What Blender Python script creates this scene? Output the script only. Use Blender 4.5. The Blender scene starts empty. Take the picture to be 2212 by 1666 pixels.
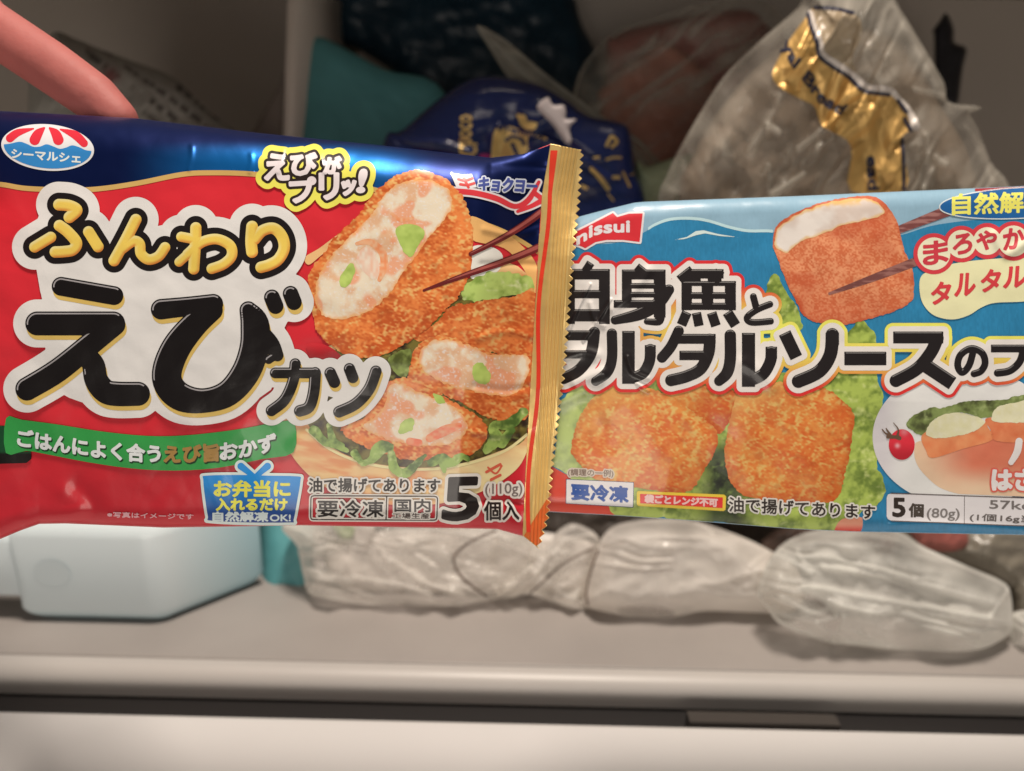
import bpy, bmesh, math
import numpy as np
from mathutils import Vector, Matrix

# ------------------------------------------------------------------ scene, camera, light
scene = bpy.context.scene
COL = scene.collection
PITCH, ROLL = math.radians(18.0), math.radians(1.3)
CAM = np.array([0.0, 0.0, 1.2])
HT = 0.66                                   # tan of half the horizontal field of view
_f = np.array([0, math.cos(PITCH), -math.sin(PITCH)])
_r0 = np.array([1.0, 0, 0]); _u0 = np.cross(_r0, _f)
RT = math.cos(ROLL) * _r0 + math.sin(ROLL) * _u0
UP = math.cos(ROLL) * _u0 - math.sin(ROLL) * _r0
FW = _f
cd = bpy.data.cameras.new('camera'); cam = bpy.data.objects.new('camera', cd); COL.objects.link(cam)
cd.sensor_width = 36; cd.lens = 18 / HT; cd.clip_start = 0.01; cd.clip_end = 20
cam.matrix_world = Matrix(((RT[0], UP[0], -FW[0], CAM[0]), (RT[1], UP[1], -FW[1], CAM[1]), (RT[2], UP[2], -FW[2], CAM[2]), (0, 0, 0, 1)))
cd.dof.use_dof = True; cd.dof.focus_distance = 0.243; cd.dof.aperture_fstop = 7.6
scene.camera = cam
w = bpy.data.worlds.new('World'); scene.world = w; w.use_nodes = True
w.node_tree.nodes['Background'].inputs[0].default_value = (1.0, 0.90, 0.80, 1)
w.node_tree.nodes['Background'].inputs[1].default_value = 0.11

def area(name, loc, target, size, power, color):
    l = bpy.data.lights.new(name, 'AREA'); l.shape = 'SQUARE'; l.size = size; l.energy = power; l.color = color
    o = bpy.data.objects.new(name, l); COL.objects.link(o); o.location = loc
    o.rotation_euler = (Vector(target) - Vector(loc)).to_track_quat('-Z', 'Y').to_euler()
    return o
area('ceiling_lamp', (0.08, 0.24, 2.5), (0, 0.33, 1.0), 0.26, 26, (1.0, 0.88, 0.76))
area('front_fill', (-0.05, -0.85, 1.0), (0, 0.35, 1.02), 0.5, 4.2, (1.0, 0.90, 0.80))  # added fill, low in front, to brighten the bags and packet faces
vs = scene.view_settings; vs.view_transform = 'Standard'; vs.look = 'None'; vs.exposure = 0; vs.gamma = 1
scene.cycles.use_denoising = True
scene.cycles.transparent_max_bounces = 16
scene.cycles.caustics_reflective = False; scene.cycles.caustics_refractive = False

# ------------------------------------------------------------------ helpers
# The photograph is traced on a 2212 x 1666 grid; ZONES turn points read in an enlarged crop into that grid.
ZONES = {'O': (1, 0, 0), 'Z1': (.3, 0, 221.2), 'Z2': (.3154, 0, 663.6), 'Z3': (.325, 553, 276.5), 'Z4': (.3319, 553, 691.3),
         'Z5': (.29876, 1161.3, 387.1), 'Z6': (.29876, 1659, 387.1), 'Z7': (.26561, 1161.3, 774.2), 'Z8': (.26561, 1659, 774.2),
         'B1': (.3, 0, 0), 'B2': (.325, 553, 0), 'B3': (.275, 1106, 0), 'B4': (.275, 1603.7, 0), 'B5': (.35257, 0, 1078.35),
         'B6': (.35, 553, 1078.35), 'B7': (.45, 1216.6, 1078.35), 'F1': (.275, 608.3, 984.3), 'F2': (.25, 1216.6, 967.8),
         'F3': (.275, 801.8, 193.6), 'F4': (.21577, 1824.9, 829.5)}
def T(z, pts):
    s, ox, oy = ZONES[z]
    a = np.array(pts, float).reshape(-1, 2)
    return a * s + (ox, oy)
def world(x, y, d):
    x = np.asarray(x, float); y = np.asarray(y, float); d = np.asarray(d, float)
    a = (x - 1106) / 1106 * HT; b = -(y - 833) / 1106 * HT
    return CAM + d[..., None] * (a[..., None] * RT + b[..., None] * UP + FW)
def floor_depth(x, y, z):
    a = (x - 1106) / 1106 * HT; b = -(y - 833) / 1106 * HT
    return (z - CAM[2]) / (a * RT[2] + b * UP[2] + FW[2])
def on_floor(x, y, z):
    return world(np.array(x), np.array(y), np.array(floor_depth(x, y, z)))

rng = np.random.default_rng(7)
TAB = rng.random((256, 256))
def vnoise(x, y, seed=0):
    x = np.asarray(x) + seed * 37.17; y = np.asarray(y) + seed * 91.73
    xi = np.floor(x).astype(int); yi = np.floor(y).astype(int); fx = x - xi; fy = y - yi
    fx = fx * fx * (3 - 2 * fx); fy = fy * fy * (3 - 2 * fy)
    g = lambda i, j: TAB[i & 255, j & 255]
    return (g(xi, yi) * (1 - fx) + g(xi + 1, yi) * fx) * (1 - fy) + (g(xi, yi + 1) * (1 - fx) + g(xi + 1, yi + 1) * fx) * fy
def fbm(x, y, sc, seed=0, oct=4):
    t = 0; a = .5; n = 0
    for k in range(oct):
        t = t + a * vnoise(x / sc * 2**k, y / sc * 2**k, seed + k * 3); n += a; a *= .5
    return t / n
def ridge(x, y, sc, seed=0, oct=3):
    t = 0; a = .5; n = 0
    for k in range(oct):
        t = t + a * (1 - np.abs(2 * vnoise(x / sc * 2**k + .7 * vnoise(x / sc, y / sc, seed + 9), y / sc * 2**k, seed + k * 5) - 1)); n += a; a *= .45
    return t / n
def creases(x, y, sc, seed=0):
    g = np.random.default_rng(seed + 100); t = 0
    for k in range(6):
        th = g.random() * math.pi; lam = sc * (.55 + 1.1 * g.random()); q = (x * math.cos(th) + y * math.sin(th)) / lam + 1.1 * vnoise(x / sc / 1.7, y / sc / 1.7, seed + k * 7)
        tri = np.abs(2 * (q % 1) - 1); m = np.clip((vnoise(x / sc / 1.3, y / sc / 1.3, seed + 50 + k) - .3) * 1.8, 0, 1)
        t = t + tri * m * lam / sc
    return t / 3
def sstep(a, b, x):
    t = np.clip((x - a) / (b - a), 0, 1); return t * t * (3 - 2 * t)
def lin(c):
    c = np.asarray(c, float) / 255
    return np.where(c <= .04045, c / 12.92, ((c + .055) / 1.055) ** 2.4)
WHITE = lin((208, 197, 187))
def C(*c):                                  # print colour from how it looks next to white print
    return np.clip(lin(c) / WHITE * .8, 0.002, .86)
def mixc(a, b, t):
    t = np.asarray(t)[..., None]; return a * (1 - t) + b * t

def smooth(p, closed=False, n=5):
    p = np.asarray(p, float); m = len(p); out = []
    if m < 3: return p
    rngi = range(m) if closed else range(m - 1)
    for i in rngi:
        if closed: a, b, c, d = p[(i - 1) % m], p[i], p[(i + 1) % m], p[(i + 2) % m]
        else: a, b, c, d = p[max(i - 1, 0)], p[i], p[i + 1], p[min(i + 2, m - 1)]
        for k in range(n):
            t = k / n
            out.append(.5 * (2 * b + (c - a) * t + (2 * a - 5 * b + 4 * c - d) * t * t + (3 * b - a - 3 * c + d) * t**3))
    if not closed: out.append(p[-1])
    return np.array(out)
def seg_d(X, Y, ax, ay, bx, by):
    dx, dy = bx - ax, by - ay; L = dx * dx + dy * dy + 1e-12
    t = np.clip(((X - ax) * dx + (Y - ay) * dy) / L, 0, 1)
    return np.hypot(X - ax - t * dx, Y - ay - t * dy), t
def outline_sdf(segs):
    segs = np.asarray(segs, float)
    def f(X, Y):
        D = np.full(X.shape, 1e9); IN = np.zeros(X.shape, bool)
        for ax, ay, bx, by in segs:
            d, _ = seg_d(X, Y, ax, ay, bx, by); D = np.minimum(D, d)
            if ay != by:
                c = ((ay > Y) != (by > Y)) & (X < (bx - ax) * (Y - ay) / (by - ay) + ax)
                IN ^= c
        return np.where(IN, -D, D)
    f.box = (segs[:, [0, 2]].min(), segs[:, [1, 3]].min(), segs[:, [0, 2]].max(), segs[:, [1, 3]].max())
    return f
def poly(z, pts, sm=True, n=5):
    p = T(z, pts)
    if sm: p = smooth(p, True, n)
    return outline_sdf(np.hstack([p, np.roll(p, -1, 0)]))
def polyp(p, sm=True):
    p = np.asarray(p, float)
    if sm: p = smooth(p, True)
    return outline_sdf(np.hstack([p, np.roll(p, -1, 0)]))
def strokes(z, items):
    """items: (points, radius or radii, 'c' round / 'b' square ends)"""
    s = ZONES[z][0]; segs = []; bx = []
    for it in items:
        pts, r = it[0], it[1]; kind = it[2] if len(it) > 2 else 'c'
        p = T(z, pts); rr = np.broadcast_to(np.asarray(r, float) * s, (len(p),)).copy()
        if kind == 'b': bx.append((p[0], p[1], rr[0])); continue
        q = smooth(np.column_stack([p, rr]), False, 6) if len(p) > 2 else np.column_stack([p, rr])
        segs += [(*q[i], *q[i + 1]) for i in range(len(q) - 1)]
    def f(X, Y):
        D = np.full(X.shape, 1e9)
        for ax, ay, ra, bx_, by, rb in segs:
            d, t = seg_d(X, Y, ax, ay, bx_, by); D = np.minimum(D, d - (ra + (rb - ra) * t))
        for a, b, r in bx:
            u = (b - a); L = np.hypot(*u); u = u / L; m = (a + b) / 2
            qx = np.abs((X - m[0]) * u[0] + (Y - m[1]) * u[1]) - L / 2
            qy = np.abs(-(X - m[0]) * u[1] + (Y - m[1]) * u[0]) - r
            D = np.minimum(D, np.hypot(np.maximum(qx, 0), np.maximum(qy, 0)) + np.minimum(np.maximum(qx, qy), 0))
        return D
    lo = []; hi = []
    for a in segs: m = max(a[2], a[5]); lo.append((min(a[0], a[3]) - m, min(a[1], a[4]) - m)); hi.append((max(a[0], a[3]) + m, max(a[1], a[4]) + m))
    for a, b, r in bx: lo.append((min(a[0], b[0]) - r, min(a[1], b[1]) - r)); hi.append((max(a[0], b[0]) + r, max(a[1], b[1]) + r))
    lo = np.array(lo).min(0); hi = np.array(hi).max(0); f.box = (lo[0], lo[1], hi[0], hi[1])
    return f
def text(z, body, p0, p1, p2, warp=None):
    """lettering: p0 bottom left, p1 bottom right, p2 top left of the written line"""
    cu = bpy.data.curves.new('lettering', 'FONT'); cu.body = body; cu.resolution_u = 3
    o = bpy.data.objects.new('lettering', cu); COL.objects.link(o)
    dg = bpy.context.evaluated_depsgraph_get(); ev = o.evaluated_get(dg); m = ev.to_mesh()
    v = np.array([x.co[:2] for x in m.vertices]); cnt = {}
    for pl in m.polygons:
        for k in pl.edge_keys: cnt[k] = cnt.get(k, 0) + 1
    e = np.array([k for k, n in cnt.items() if n == 1])
    ev.to_mesh_clear(); bpy.data.objects.remove(o); bpy.data.curves.remove(cu)
    lo, hi = v.min(0), v.max(0); uv = (v - lo) / (hi - lo)
    if warp: q = T(z, np.array([warp(a, b) for a, b in uv]))
    else:
        p0, p1, p2 = (T(z, p)[0] for p in (p0, p1, p2))
        q = p0 + uv[:, :1] * (p1 - p0) + uv[:, 1:] * (p2 - p0)
    return outline_sdf(np.hstack([q[e[:, 0]], q[e[:, 1]]]))
def union(*fs):
    def f(X, Y):
        D = fs[0](X, Y)
        for g in fs[1:]: D = np.minimum(D, g(X, Y))
        return D
    b = np.array([g.box for g in fs]); f.box = (b[:, 0].min(), b[:, 1].min(), b[:, 2].max(), b[:, 3].max())
    return f
def grow(f, r):
    def g(X, Y): return f(X, Y) - r
    b = f.box; g.box = (b[0] - r, b[1] - r, b[2] + r, b[3] + r); return g
def cut(f, *gs):
    def h(X, Y):
        D = f(X, Y)
        for g in gs: D = np.maximum(D, g(X, Y))
        return D
    h.box = f.box; return h
def minus(f, g):
    def h(X, Y): return np.maximum(f(X, Y), -g(X, Y))
    h.box = f.box; return h
def shift(f, dx, dy):
    def g(X, Y): return f(X - dx, Y - dy)
    b = f.box; g.box = (b[0] + dx, b[1] + dy, b[2] + dx, b[3] + dy); return g
def rough(f, amp, sc, seed=0):
    def g(X, Y): return f(X, Y) + amp * (fbm(X, Y, sc, seed, 2) - .5) * 2
    b = f.box; g.box = (b[0] - amp, b[1] - amp, b[2] + amp, b[3] + amp); return g

def emit(name, parent, f, depth, col, mat, lv=0, step=2.0, back=None, origin=None, pad=3):
    """mesh of the region f < 0, lying on the surface depth(x, y); with back it is closed into a solid"""
    x0, y0, x1, y1 = f.box
    xs = np.arange(x0 - pad, x1 + pad + step, step); ys = np.arange(y0 - pad, y1 + pad + step, step)
    X, Y = np.meshgrid(xs, ys); F = f(X, Y); W = len(xs); H = len(ys)
    F = np.where(np.abs(F) < 1e-6, 1e-6, F).ravel(); X = X.ravel(); Y = Y.ravel()
    i = np.arange(W * H).reshape(H, W); a = i[:-1, :-1].ravel(); b = i[:-1, 1:].ravel(); c = i[1:, 1:].ravel(); d = i[1:, :-1].ravel()
    tri = np.concatenate([np.column_stack([a, c, b]), np.column_stack([a, d, c])])
    ins = F[tri] < 0; n = ins.sum(1)
    N = W * H; out = [tri[n == 3]]
    def key(p, q): return N + np.minimum(p, q) * np.int64(N) + np.maximum(p, q)
    for k in range(3):
        m = (n == 1) & ins[:, k]; t = tri[m]; p, q, r = t[:, k], t[:, (k + 1) % 3], t[:, (k + 2) % 3]
        out.append(np.column_stack([p, key(p, q), key(p, r)]))
        m = (n == 2) & ~ins[:, k]; t = tri[m]; p, q, r = t[:, k], t[:, (k + 1) % 3], t[:, (k + 2) % 3]
        out.append(np.column_stack([q, r, key(p, r)])); out.append(np.column_stack([q, key(p, r), key(p, q)]))
    tris = np.concatenate(out).astype(np.int64)
    u, inv = np.unique(tris, return_inverse=True); inv = inv.reshape(-1, 3)
    ed = u >= N; px = np.empty(len(u)); py = np.empty(len(u)); un = u[~ed]; px[~ed] = X[un]; py[~ed] = Y[un]
    k = u[ed] - N; p = k // N; q = k % N; t = F[p] / (F[p] - F[q]); px[ed] = X[p] + t * (X[q] - X[p]); py[ed] = Y[p] + t * (Y[q] - Y[p])
    V = world(px, py, depth(px, py) - lv * 5e-5); cols = col(px, py) if callable(col) else np.broadcast_to(col, (len(px), 3))
    if back is not None:
        nv = len(V); V2 = world(px, py, np.maximum(back(px, py), depth(px, py) + 2e-4)); V = np.vstack([V, V2]); cols = np.vstack([cols, cols])
        e = np.concatenate([inv[:, [0, 1]], inv[:, [1, 2]], inv[:, [2, 0]]]); ek = np.sort(e, 1)
        _, fi, ct = np.unique(ek[:, 0] * np.int64(nv) + ek[:, 1], return_index=True, return_counts=True); be = e[fi[ct == 1]]
        inv = np.concatenate([inv, inv[:, ::-1] + nv, np.column_stack([be[:, 1], be[:, 0], be[:, 0] + nv]), np.column_stack([be[:, 1], be[:, 0] + nv, be[:, 1] + nv])])
    return mesh_obj(name, parent, V, inv, cols, mat, origin)
ORI = {}
def mesh_obj(name, parent, V, tris, cols, mat, origin=None):
    if parent is not None: org = ORI[parent.name]
    else: org = np.array(origin if origin is not None else [V[:, 0].mean(), V[:, 1].mean(), V[:, 2].min()])
    V = V - org; m = bpy.data.meshes.new(name)
    m.vertices.add(len(V)); m.vertices.foreach_set('co', V.astype(np.float32).ravel())
    m.loops.add(tris.size); m.loops.foreach_set('vertex_index', tris.astype(np.int32).ravel())
    m.polygons.add(len(tris)); m.polygons.foreach_set('loop_start', np.arange(0, tris.size, 3, dtype=np.int32)); m.polygons.foreach_set('loop_total', np.full(len(tris), 3, np.int32))
    m.update(calc_edges=True); m.validate()
    m.polygons.foreach_set('use_smooth', np.ones(len(m.polygons), bool))
    if cols is not None:
        at = m.color_attributes.new('Col', 'FLOAT_COLOR', 'POINT')
        at.data.foreach_set('color', np.column_stack([cols, np.ones(len(V))]).astype(np.float32).ravel())
    m.materials.append(mat)
    o = bpy.data.objects.new(name, m); COL.objects.link(o)
    if parent is not None: o.parent = parent
    else: o.location = org
    ORI[o.name] = org
    return o
def tag(o, label, cat, group=None, kind=None):
    if label: o['label'] = label
    if cat: o['category'] = cat
    if group: o['group'] = group
    if kind: o['kind'] = kind
    return o
def thing(name, label, cat, loc, group=None):
    o = bpy.data.objects.new(name, None); COL.objects.link(o); o.location = loc; o.empty_display_size = .02; ORI[o.name] = np.array(loc, float)
    return tag(o, label, cat, group)
def bm_obj(name, parent, bm, mat, origin=None, smooth_=True):
    bmesh.ops.triangulate(bm, faces=bm.faces[:]); bm.verts.ensure_lookup_table()
    V = np.array([v.co[:] for v in bm.verts]); t = np.array([[v.index for v in f.verts] for f in bm.faces]); bm.free()
    o = mesh_obj(name, parent, V, t, None, mat, origin)
    if not smooth_: o.data.polygons.foreach_set('use_smooth', np.zeros(len(o.data.polygons), bool))
    return o
def tube(name, parent, pts, r, mat, n=8):
    pts = np.asarray(pts, float); V = []; t = []; r = np.broadcast_to(r, (len(pts),))
    for i, p in enumerate(pts):
        d = pts[min(i + 1, len(pts) - 1)] - pts[max(i - 1, 0)]; d /= np.linalg.norm(d)
        a = np.cross(d, FW); a /= np.linalg.norm(a) + 1e-9; b = np.cross(d, a)
        for k in range(n): th = 2 * math.pi * k / n; V.append(p + r[i] * (math.cos(th) * a + math.sin(th) * b))
    for i in range(len(pts) - 1):
        for k in range(n):
            a, b, c, d = i * n + k, i * n + (k + 1) % n, (i + 1) * n + (k + 1) % n, (i + 1) * n + k; t += [(a, b, c), (a, c, d)]
    for k in range(1, n - 1): t += [(0, k + 1, k), ((len(pts) - 1) * n, (len(pts) - 1) * n + k, (len(pts) - 1) * n + k + 1)]
    return mesh_obj(name, parent, np.array(V), np.array(t), None, mat)

# ------------------------------------------------------------------ materials
def mat(name, color=None, rough_=.4, metal=0., attr=False, bump=0., bscale=300., spec=.5, sss=0., coat=0., trans=None, var=0., vscale=20., aniso=None):
    m = bpy.data.materials.new(name); m.use_nodes = True; nt = m.node_tree; b = nt.nodes['Principled BSDF']; L = nt.links.new
    b.inputs['Roughness'].default_value = rough_; b.inputs['Metallic'].default_value = metal; b.inputs['Specular IOR Level'].default_value = spec
    if coat: b.inputs['Coat Weight'].default_value = coat; b.inputs['Coat Roughness'].default_value = .12
    if sss: b.inputs['Subsurface Weight'].default_value = sss; b.inputs['Subsurface Radius'].default_value = (.006, .003, .002); b.inputs['Subsurface Scale'].default_value = 1
    src = None
    if attr: a = nt.nodes.new('ShaderNodeVertexColor'); a.layer_name = 'Col'; src = a.outputs[0]
    else: b.inputs['Base Color'].default_value = (*color, 1)
    tc = nt.nodes.new('ShaderNodeTexCoord')
    if var:
        nz = nt.nodes.new('ShaderNodeTexNoise'); nz.inputs['Scale'].default_value = vscale; nz.inputs['Detail'].default_value = 5; L(tc.outputs['Object'], nz.inputs['Vector'])
        mr = nt.nodes.new('ShaderNodeMapRange'); mr.inputs[1].default_value = .3; mr.inputs[2].default_value = .7; mr.inputs[3].default_value = 1 - var; mr.inputs[4].default_value = 1 + var; L(nz.outputs[0], mr.inputs[0])
        mx = nt.nodes.new('ShaderNodeMix'); mx.data_type = 'RGBA'; mx.blend_type = 'MULTIPLY'; mx.inputs[0].default_value = 1
        if src: L(src, mx.inputs[6])
        else: mx.inputs[6].default_value = (*color, 1)
        L(mr.outputs[0], mx.inputs[7]); src = mx.outputs[2]
    if src: L(src, b.inputs['Base Color'])
    if bump:
        nz = nt.nodes.new('ShaderNodeTexNoise'); nz.inputs['Scale'].default_value = bscale; nz.inputs['Detail'].default_value = 4; L(tc.outputs['Object'], nz.inputs['Vector'])
        bp = nt.nodes.new('ShaderNodeBump'); bp.inputs['Strength'].default_value = bump; bp.inputs['Distance'].default_value = .0006; L(nz.outputs[0], bp.inputs['Height']); L(bp.outputs[0], b.inputs['Normal'])
    if trans is not None:                     # clear or milky plastic film
        out = nt.nodes['Material Output']; tr = nt.nodes.new('ShaderNodeBsdfTransparent'); mx = nt.nodes.new('ShaderNodeMixShader')
        tl = nt.nodes.new('ShaderNodeBsdfTranslucent'); ad = nt.nodes.new('ShaderNodeMixShader'); ad.inputs[0].default_value = .45
        if src: L(src, tl.inputs[0])
        else: tl.inputs[0].default_value = (*color, 1)
        L(b.outputs[0], ad.inputs[1]); L(tl.outputs[0], ad.inputs[2])
        lw = nt.nodes.new('ShaderNodeLayerWeight'); lw.inputs[0].default_value = .3
        at = nt.nodes.new('ShaderNodeVertexColor'); at.layer_name = 'Col'; sp = nt.nodes.new('ShaderNodeSeparateColor'); L(at.outputs[0], sp.inputs[0])
        m2 = nt.nodes.new('ShaderNodeMath'); m2.operation = 'MULTIPLY_ADD'; m2.inputs[1].default_value = trans; L(lw.outputs['Facing'], m2.inputs[0]); L(sp.outputs[0], m2.inputs[2]); m2.use_clamp = True
        L(m2.outputs[0], mx.inputs[0]); L(tr.outputs[0], mx.inputs[1]); L(ad.outputs[0], mx.inputs[2]); L(mx.outputs[0], out.inputs['Surface'])
    return m
M_film = mat('printed_film', attr=True, rough_=.32, bump=.06, bscale=500, coat=.18, spec=.35)
M_paper = mat('printed_film_satin', attr=True, rough_=.36, bump=.08, bscale=420, coat=.22, spec=.4)
M_blue = mat('blue_foil', attr=True, rough_=.36, metal=.7, bump=.04, bscale=350)
M_gold = mat('gold_foil', color=(.84, .60, .23), rough_=.36, metal=.5, bump=.05, bscale=300, var=.12, vscale=40)
M_goldp = mat('gold_print', color=(.50, .33, .12), rough_=.4, metal=.6)

def part(name, parent, f, col, lv, step=2., m=None, dep=None):
    return emit(name, parent, f, dep or PK['d'], col, m or PK['m'], lv, step)
PK = {}

# ------------------------------------------------------------------ freezer shelf (the setting)
Z_SHELF = .923
def shelf_y(py): return on_floor(1106, py, Z_SHELF)[1]
M_shelf = mat('shelf_plastic', color=(.34, .312, .296), rough_=.42, bump=.08, bscale=60, var=.07, vscale=14)
M_lip = mat('shelf_lip_plastic', color=(.50, .475, .455), rough_=.40, bump=.03, bscale=60, var=.03, vscale=8)
M_wall = mat('freezer_wall', color=(.40, .355, .31), rough_=.5, bump=.05, bscale=40, var=.05, vscale=5)
M_door = mat('door_enamel', color=(.70, .685, .68), rough_=.33, bump=.02, bscale=30, var=.03, vscale=6)
M_gasket = mat('gasket_rubber', color=(.010, .008, .008), rough_=.6)
M_clip = mat('gasket_clip', color=(.045, .038, .034), rough_=.5)
def extrude(name, prof, x0, x1, m, parent=None):
    bm = bmesh.new(); A = [bm.verts.new((x0, y, z)) for y, z in prof]; B = [bm.verts.new((x1, y, z)) for y, z in prof]; n = len(prof)
    for i in range(n): bm.faces.new((A[i], A[(i + 1) % n], B[(i + 1) % n], B[i]))
    bm.faces.new(A[::-1]); bm.faces.new(B); bmesh.ops.recalc_face_normals(bm, faces=bm.faces[:])
    return bm_obj(name, parent, bm, m, origin=((x0 + x1) / 2, prof[0][0], prof[0][1]), smooth_=False)
yl = shelf_y(1436)
def arc(cy, cz, r, a0, a1, n=8): return [(cy + r * math.cos(math.radians(a0 + (a1 - a0) * k / n)), cz + r * math.sin(math.radians(a0 + (a1 - a0) * k / n))) for k in range(n + 1)]
def z_at(py, y):
    d = world(np.array(1106.), np.array(float(py)), np.array(1.)) - CAM; return CAM[2] + d[2] * y / d[1]
zb = z_at(1523, yl - .012); ZS = Z_SHELF
sh = extrude('shelf_floor', [(.84, ZS), (.84, zb), (yl, zb), (yl, ZS - .001)] + arc(yl + .001, ZS - .001, .001, 180, 90)[1:], -.75, .75, M_shelf); sh['kind'] = 'structure'
sh = extrude('shelf_lip', [(yl - .0003, ZS - .0008), (yl - .0003, zb), (yl - .012, zb)] + arc(yl - .012 + .009, ZS - .0098, .009, 180, 95, 12), -.75, .75, M_lip); sh['kind'] = 'structure'
yd = yl - .036; zd = z_at(1552, yd)
dr = extrude('door_top', [(yd - .3, zd)] + arc(yd - .006, zd - .006, .006, 90, 0) + [(yd, zd - .10), (yd - .3, zd - .10)], -.75, .75, M_door); dr['kind'] = 'structure'
gk = extrude('door_gasket', [(yd + .0015, zd - .014), (yl + .05, zd - .014), (yl + .05, zb - .001), (yl + .06, zb - .001), (yl + .06, zd - .06), (yd + .0015, zd - .06)], -.75, .75, M_gasket); gk['kind'] = 'structure'
xa = on_floor(1490, 1552, zd)[0]; xb = on_floor(1812, 1552, zd)[0]
gc = extrude('gasket_clip', [(yd + .002, zd - .0015), (yd + .010, zd - .0015), (yd + .010, zd - .0135), (yd + .002, zd - .0135)], xa, xb, M_clip); gc['kind'] = 'structure'
def boxm(name, lo, hi, m, kind='structure', bev=0.):
    bm = bmesh.new(); bmesh.ops.create_cube(bm, size=1)
    for v in bm.verts: v.co = Vector([(lo[i] + hi[i]) / 2 + v.co[i] * (hi[i] - lo[i]) for i in range(3)])
    if bev: bmesh.ops.bevel(bm, geom=bm.edges[:], offset=bev, segments=3, affect='EDGES')
    o = bm_obj(name, None, bm, m, origin=((lo[0] + hi[0]) / 2, lo[1], lo[2]), smooth_=False)
    if kind: o['kind'] = kind
    return o
boxm('freezer_back_wall', (-.75, .841, .85), (.75, .86, 1.5), M_wall)
boxm('freezer_ceiling', (-.75, .44, 1.335), (.75, .84, 1.36), M_wall)
boxm('freezer_side_wall', (-.77, .40, .85), (-.751, .86, 1.5), M_wall)
boxm('freezer_side_wall', (.751, .40, .85), (.77, .86, 1.5), M_wall)

# upright divider left of the teal cold pack
dv_t = world(np.array(640.), np.array(0.), np.array(.60)); dv_b = world(np.array(612.), np.array(300.), np.array(.60))
M_div = mat('divider_plastic', color=(.78, .72, .65), rough_=.4, var=.04)
def quadbox(name, P, th, m):
    """P: four world corners of the front face; extruded away from the viewer by th"""
    bm = bmesh.new(); a = [bm.verts.new(p) for p in P]; b = [bm.verts.new(np.array(p) + np.array((0, th, 0))) for p in P]
    bm.faces.new(a); bm.faces.new(b[::-1])
    for i in range(4): bm.faces.new((a[i], b[i], b[(i + 1) % 4], a[(i + 1) % 4]))
    bmesh.ops.recalc_face_normals(bm, faces=bm.faces[:]); bmesh.ops.bevel(bm, geom=bm.edges[:], offset=.0015, segments=2, affect='EDGES')
    return bm_obj(name, None, bm, m)
dpt = lambda x, y, d: world(np.array(float(x)), np.array(float(y)), np.array(d))
dv = quadbox('divider_panel', [dpt(622, -60, .52), dpt(655, -60, .52), dpt(627, 700, .54), dpt(596, 700, .54)], .2, M_div)
tag(dv, 'upright pale grey divider panel in the freezer, left of the teal cold pack', 'divider')

# ------------------------------------------------------------------ left packet (red and blue, shrimp cutlets)
TOPL = np.array([(-200, 228), (-40, 236), (0, 240), (285, 255), (553, 287), (813, 313), (1060, 341), (1130, 333), (1190, 311), (1300, 300)], float)
BOTL = np.array([(-200, 1190), (-40, 1172), (0, 1165), (45, 1146), (85, 1132), (141, 1131), (353, 1140), (652, 1135), (1074, 1143), (1130, 1158), (1300, 1165)], float)
SEAML = np.array([(200, 1196), (312, 1190), (420, 1172), (530, 1164), (750, 1152), (950, 1140), (1158, 1130), (1300, 1126)], float)
def crease(x, y, pts, wd, h):
    p = smooth(np.array(pts, float), False, 4); D = np.full(np.shape(x), 1e9)
    for i in range(len(p) - 1): D = np.minimum(D, seg_d(x, y, p[i][0], p[i][1], p[i + 1][0], p[i + 1][1])[0])
    return h * np.exp(-(D / wd) ** 2)
def wrinkL(x, y):
    w = .0016 * (fbm(x, y, 210, 3, 3) - .5) + .00040 * (fbm(x, y, 52, 11, 2) - .5) + .0007 * (creases(x, y, 150, 17) - .5)
    w = w + crease(x, y, [(140, 1060), (175, 1085), (150, 1115), (60, 1135)], 20, .0005) - crease(x, y, [(165, 1060), (205, 1100), (190, 1128)], 22, .0008)
    for k, (a, b) in enumerate([((415, 318), (408, 366)), ((543, 335), (539, 372)), ((612, 322), (600, 372)), ((690, 335), (700, 372))]):
        w = w + crease(x, y, [a, ((a[0] + b[0]) / 2 + 2, (a[1] + b[1]) / 2), b], 5, .00028)
    for k in range(7):
        y0 = 360 + k * 118 + 23 * math.sin(k * 2.3); xs = np.interp(y0, SEAML[:, 0], SEAML[:, 1])
        w = w + crease(x, y, [(xs - 4, y0), (xs - 60, y0 + 12 * math.sin(k * 1.7)), (xs - 120, y0 + 20 * math.sin(k * 3.1))], 8, .0005 * (1 if k % 2 else -1))
    return w
def bodyL(x, y):
    top = np.interp(x, TOPL[:, 0], TOPL[:, 1]); bot = np.interp(x, BOTL[:, 0], BOTL[:, 1]); sm = np.interp(y, SEAML[:, 0], SEAML[:, 1])
    u = np.clip((y - top) / 80, 0, 1); v = np.clip((bot - y) / 46, 0, 1); fr = sstep(0, 150, sm - x); fl = sstep(0, 60, x + 60)
    ft = np.sqrt(np.maximum(1 - (1 - u) ** 2, 0)); fb = np.sqrt(np.maximum(1 - (1 - v) ** 2, 0)); t = np.clip((y - top) / (bot - top), 0, 1)
    return ft, fb, fr, fl, t
BASEL = lambda x: .2425 + .004 * (x / 1200)
def DL(x, y):
    ft, fb, fr, fl, t = bodyL(x, y)
    return BASEL(x) + .012 - .012 * fr * fl - .0115 * (ft - 1) * fr - .005 * (fb - 1) - .0045 * np.sin(math.pi * t) * fr - wrinkL(x, y)
def BL(x, y):
    ft, fb, fr, fl, t = bodyL(x, y)
    return DL(x, y) + .0006 + (.016 * fr * fl) * np.clip(ft * 1.0, .05, 1) * fb
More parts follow.
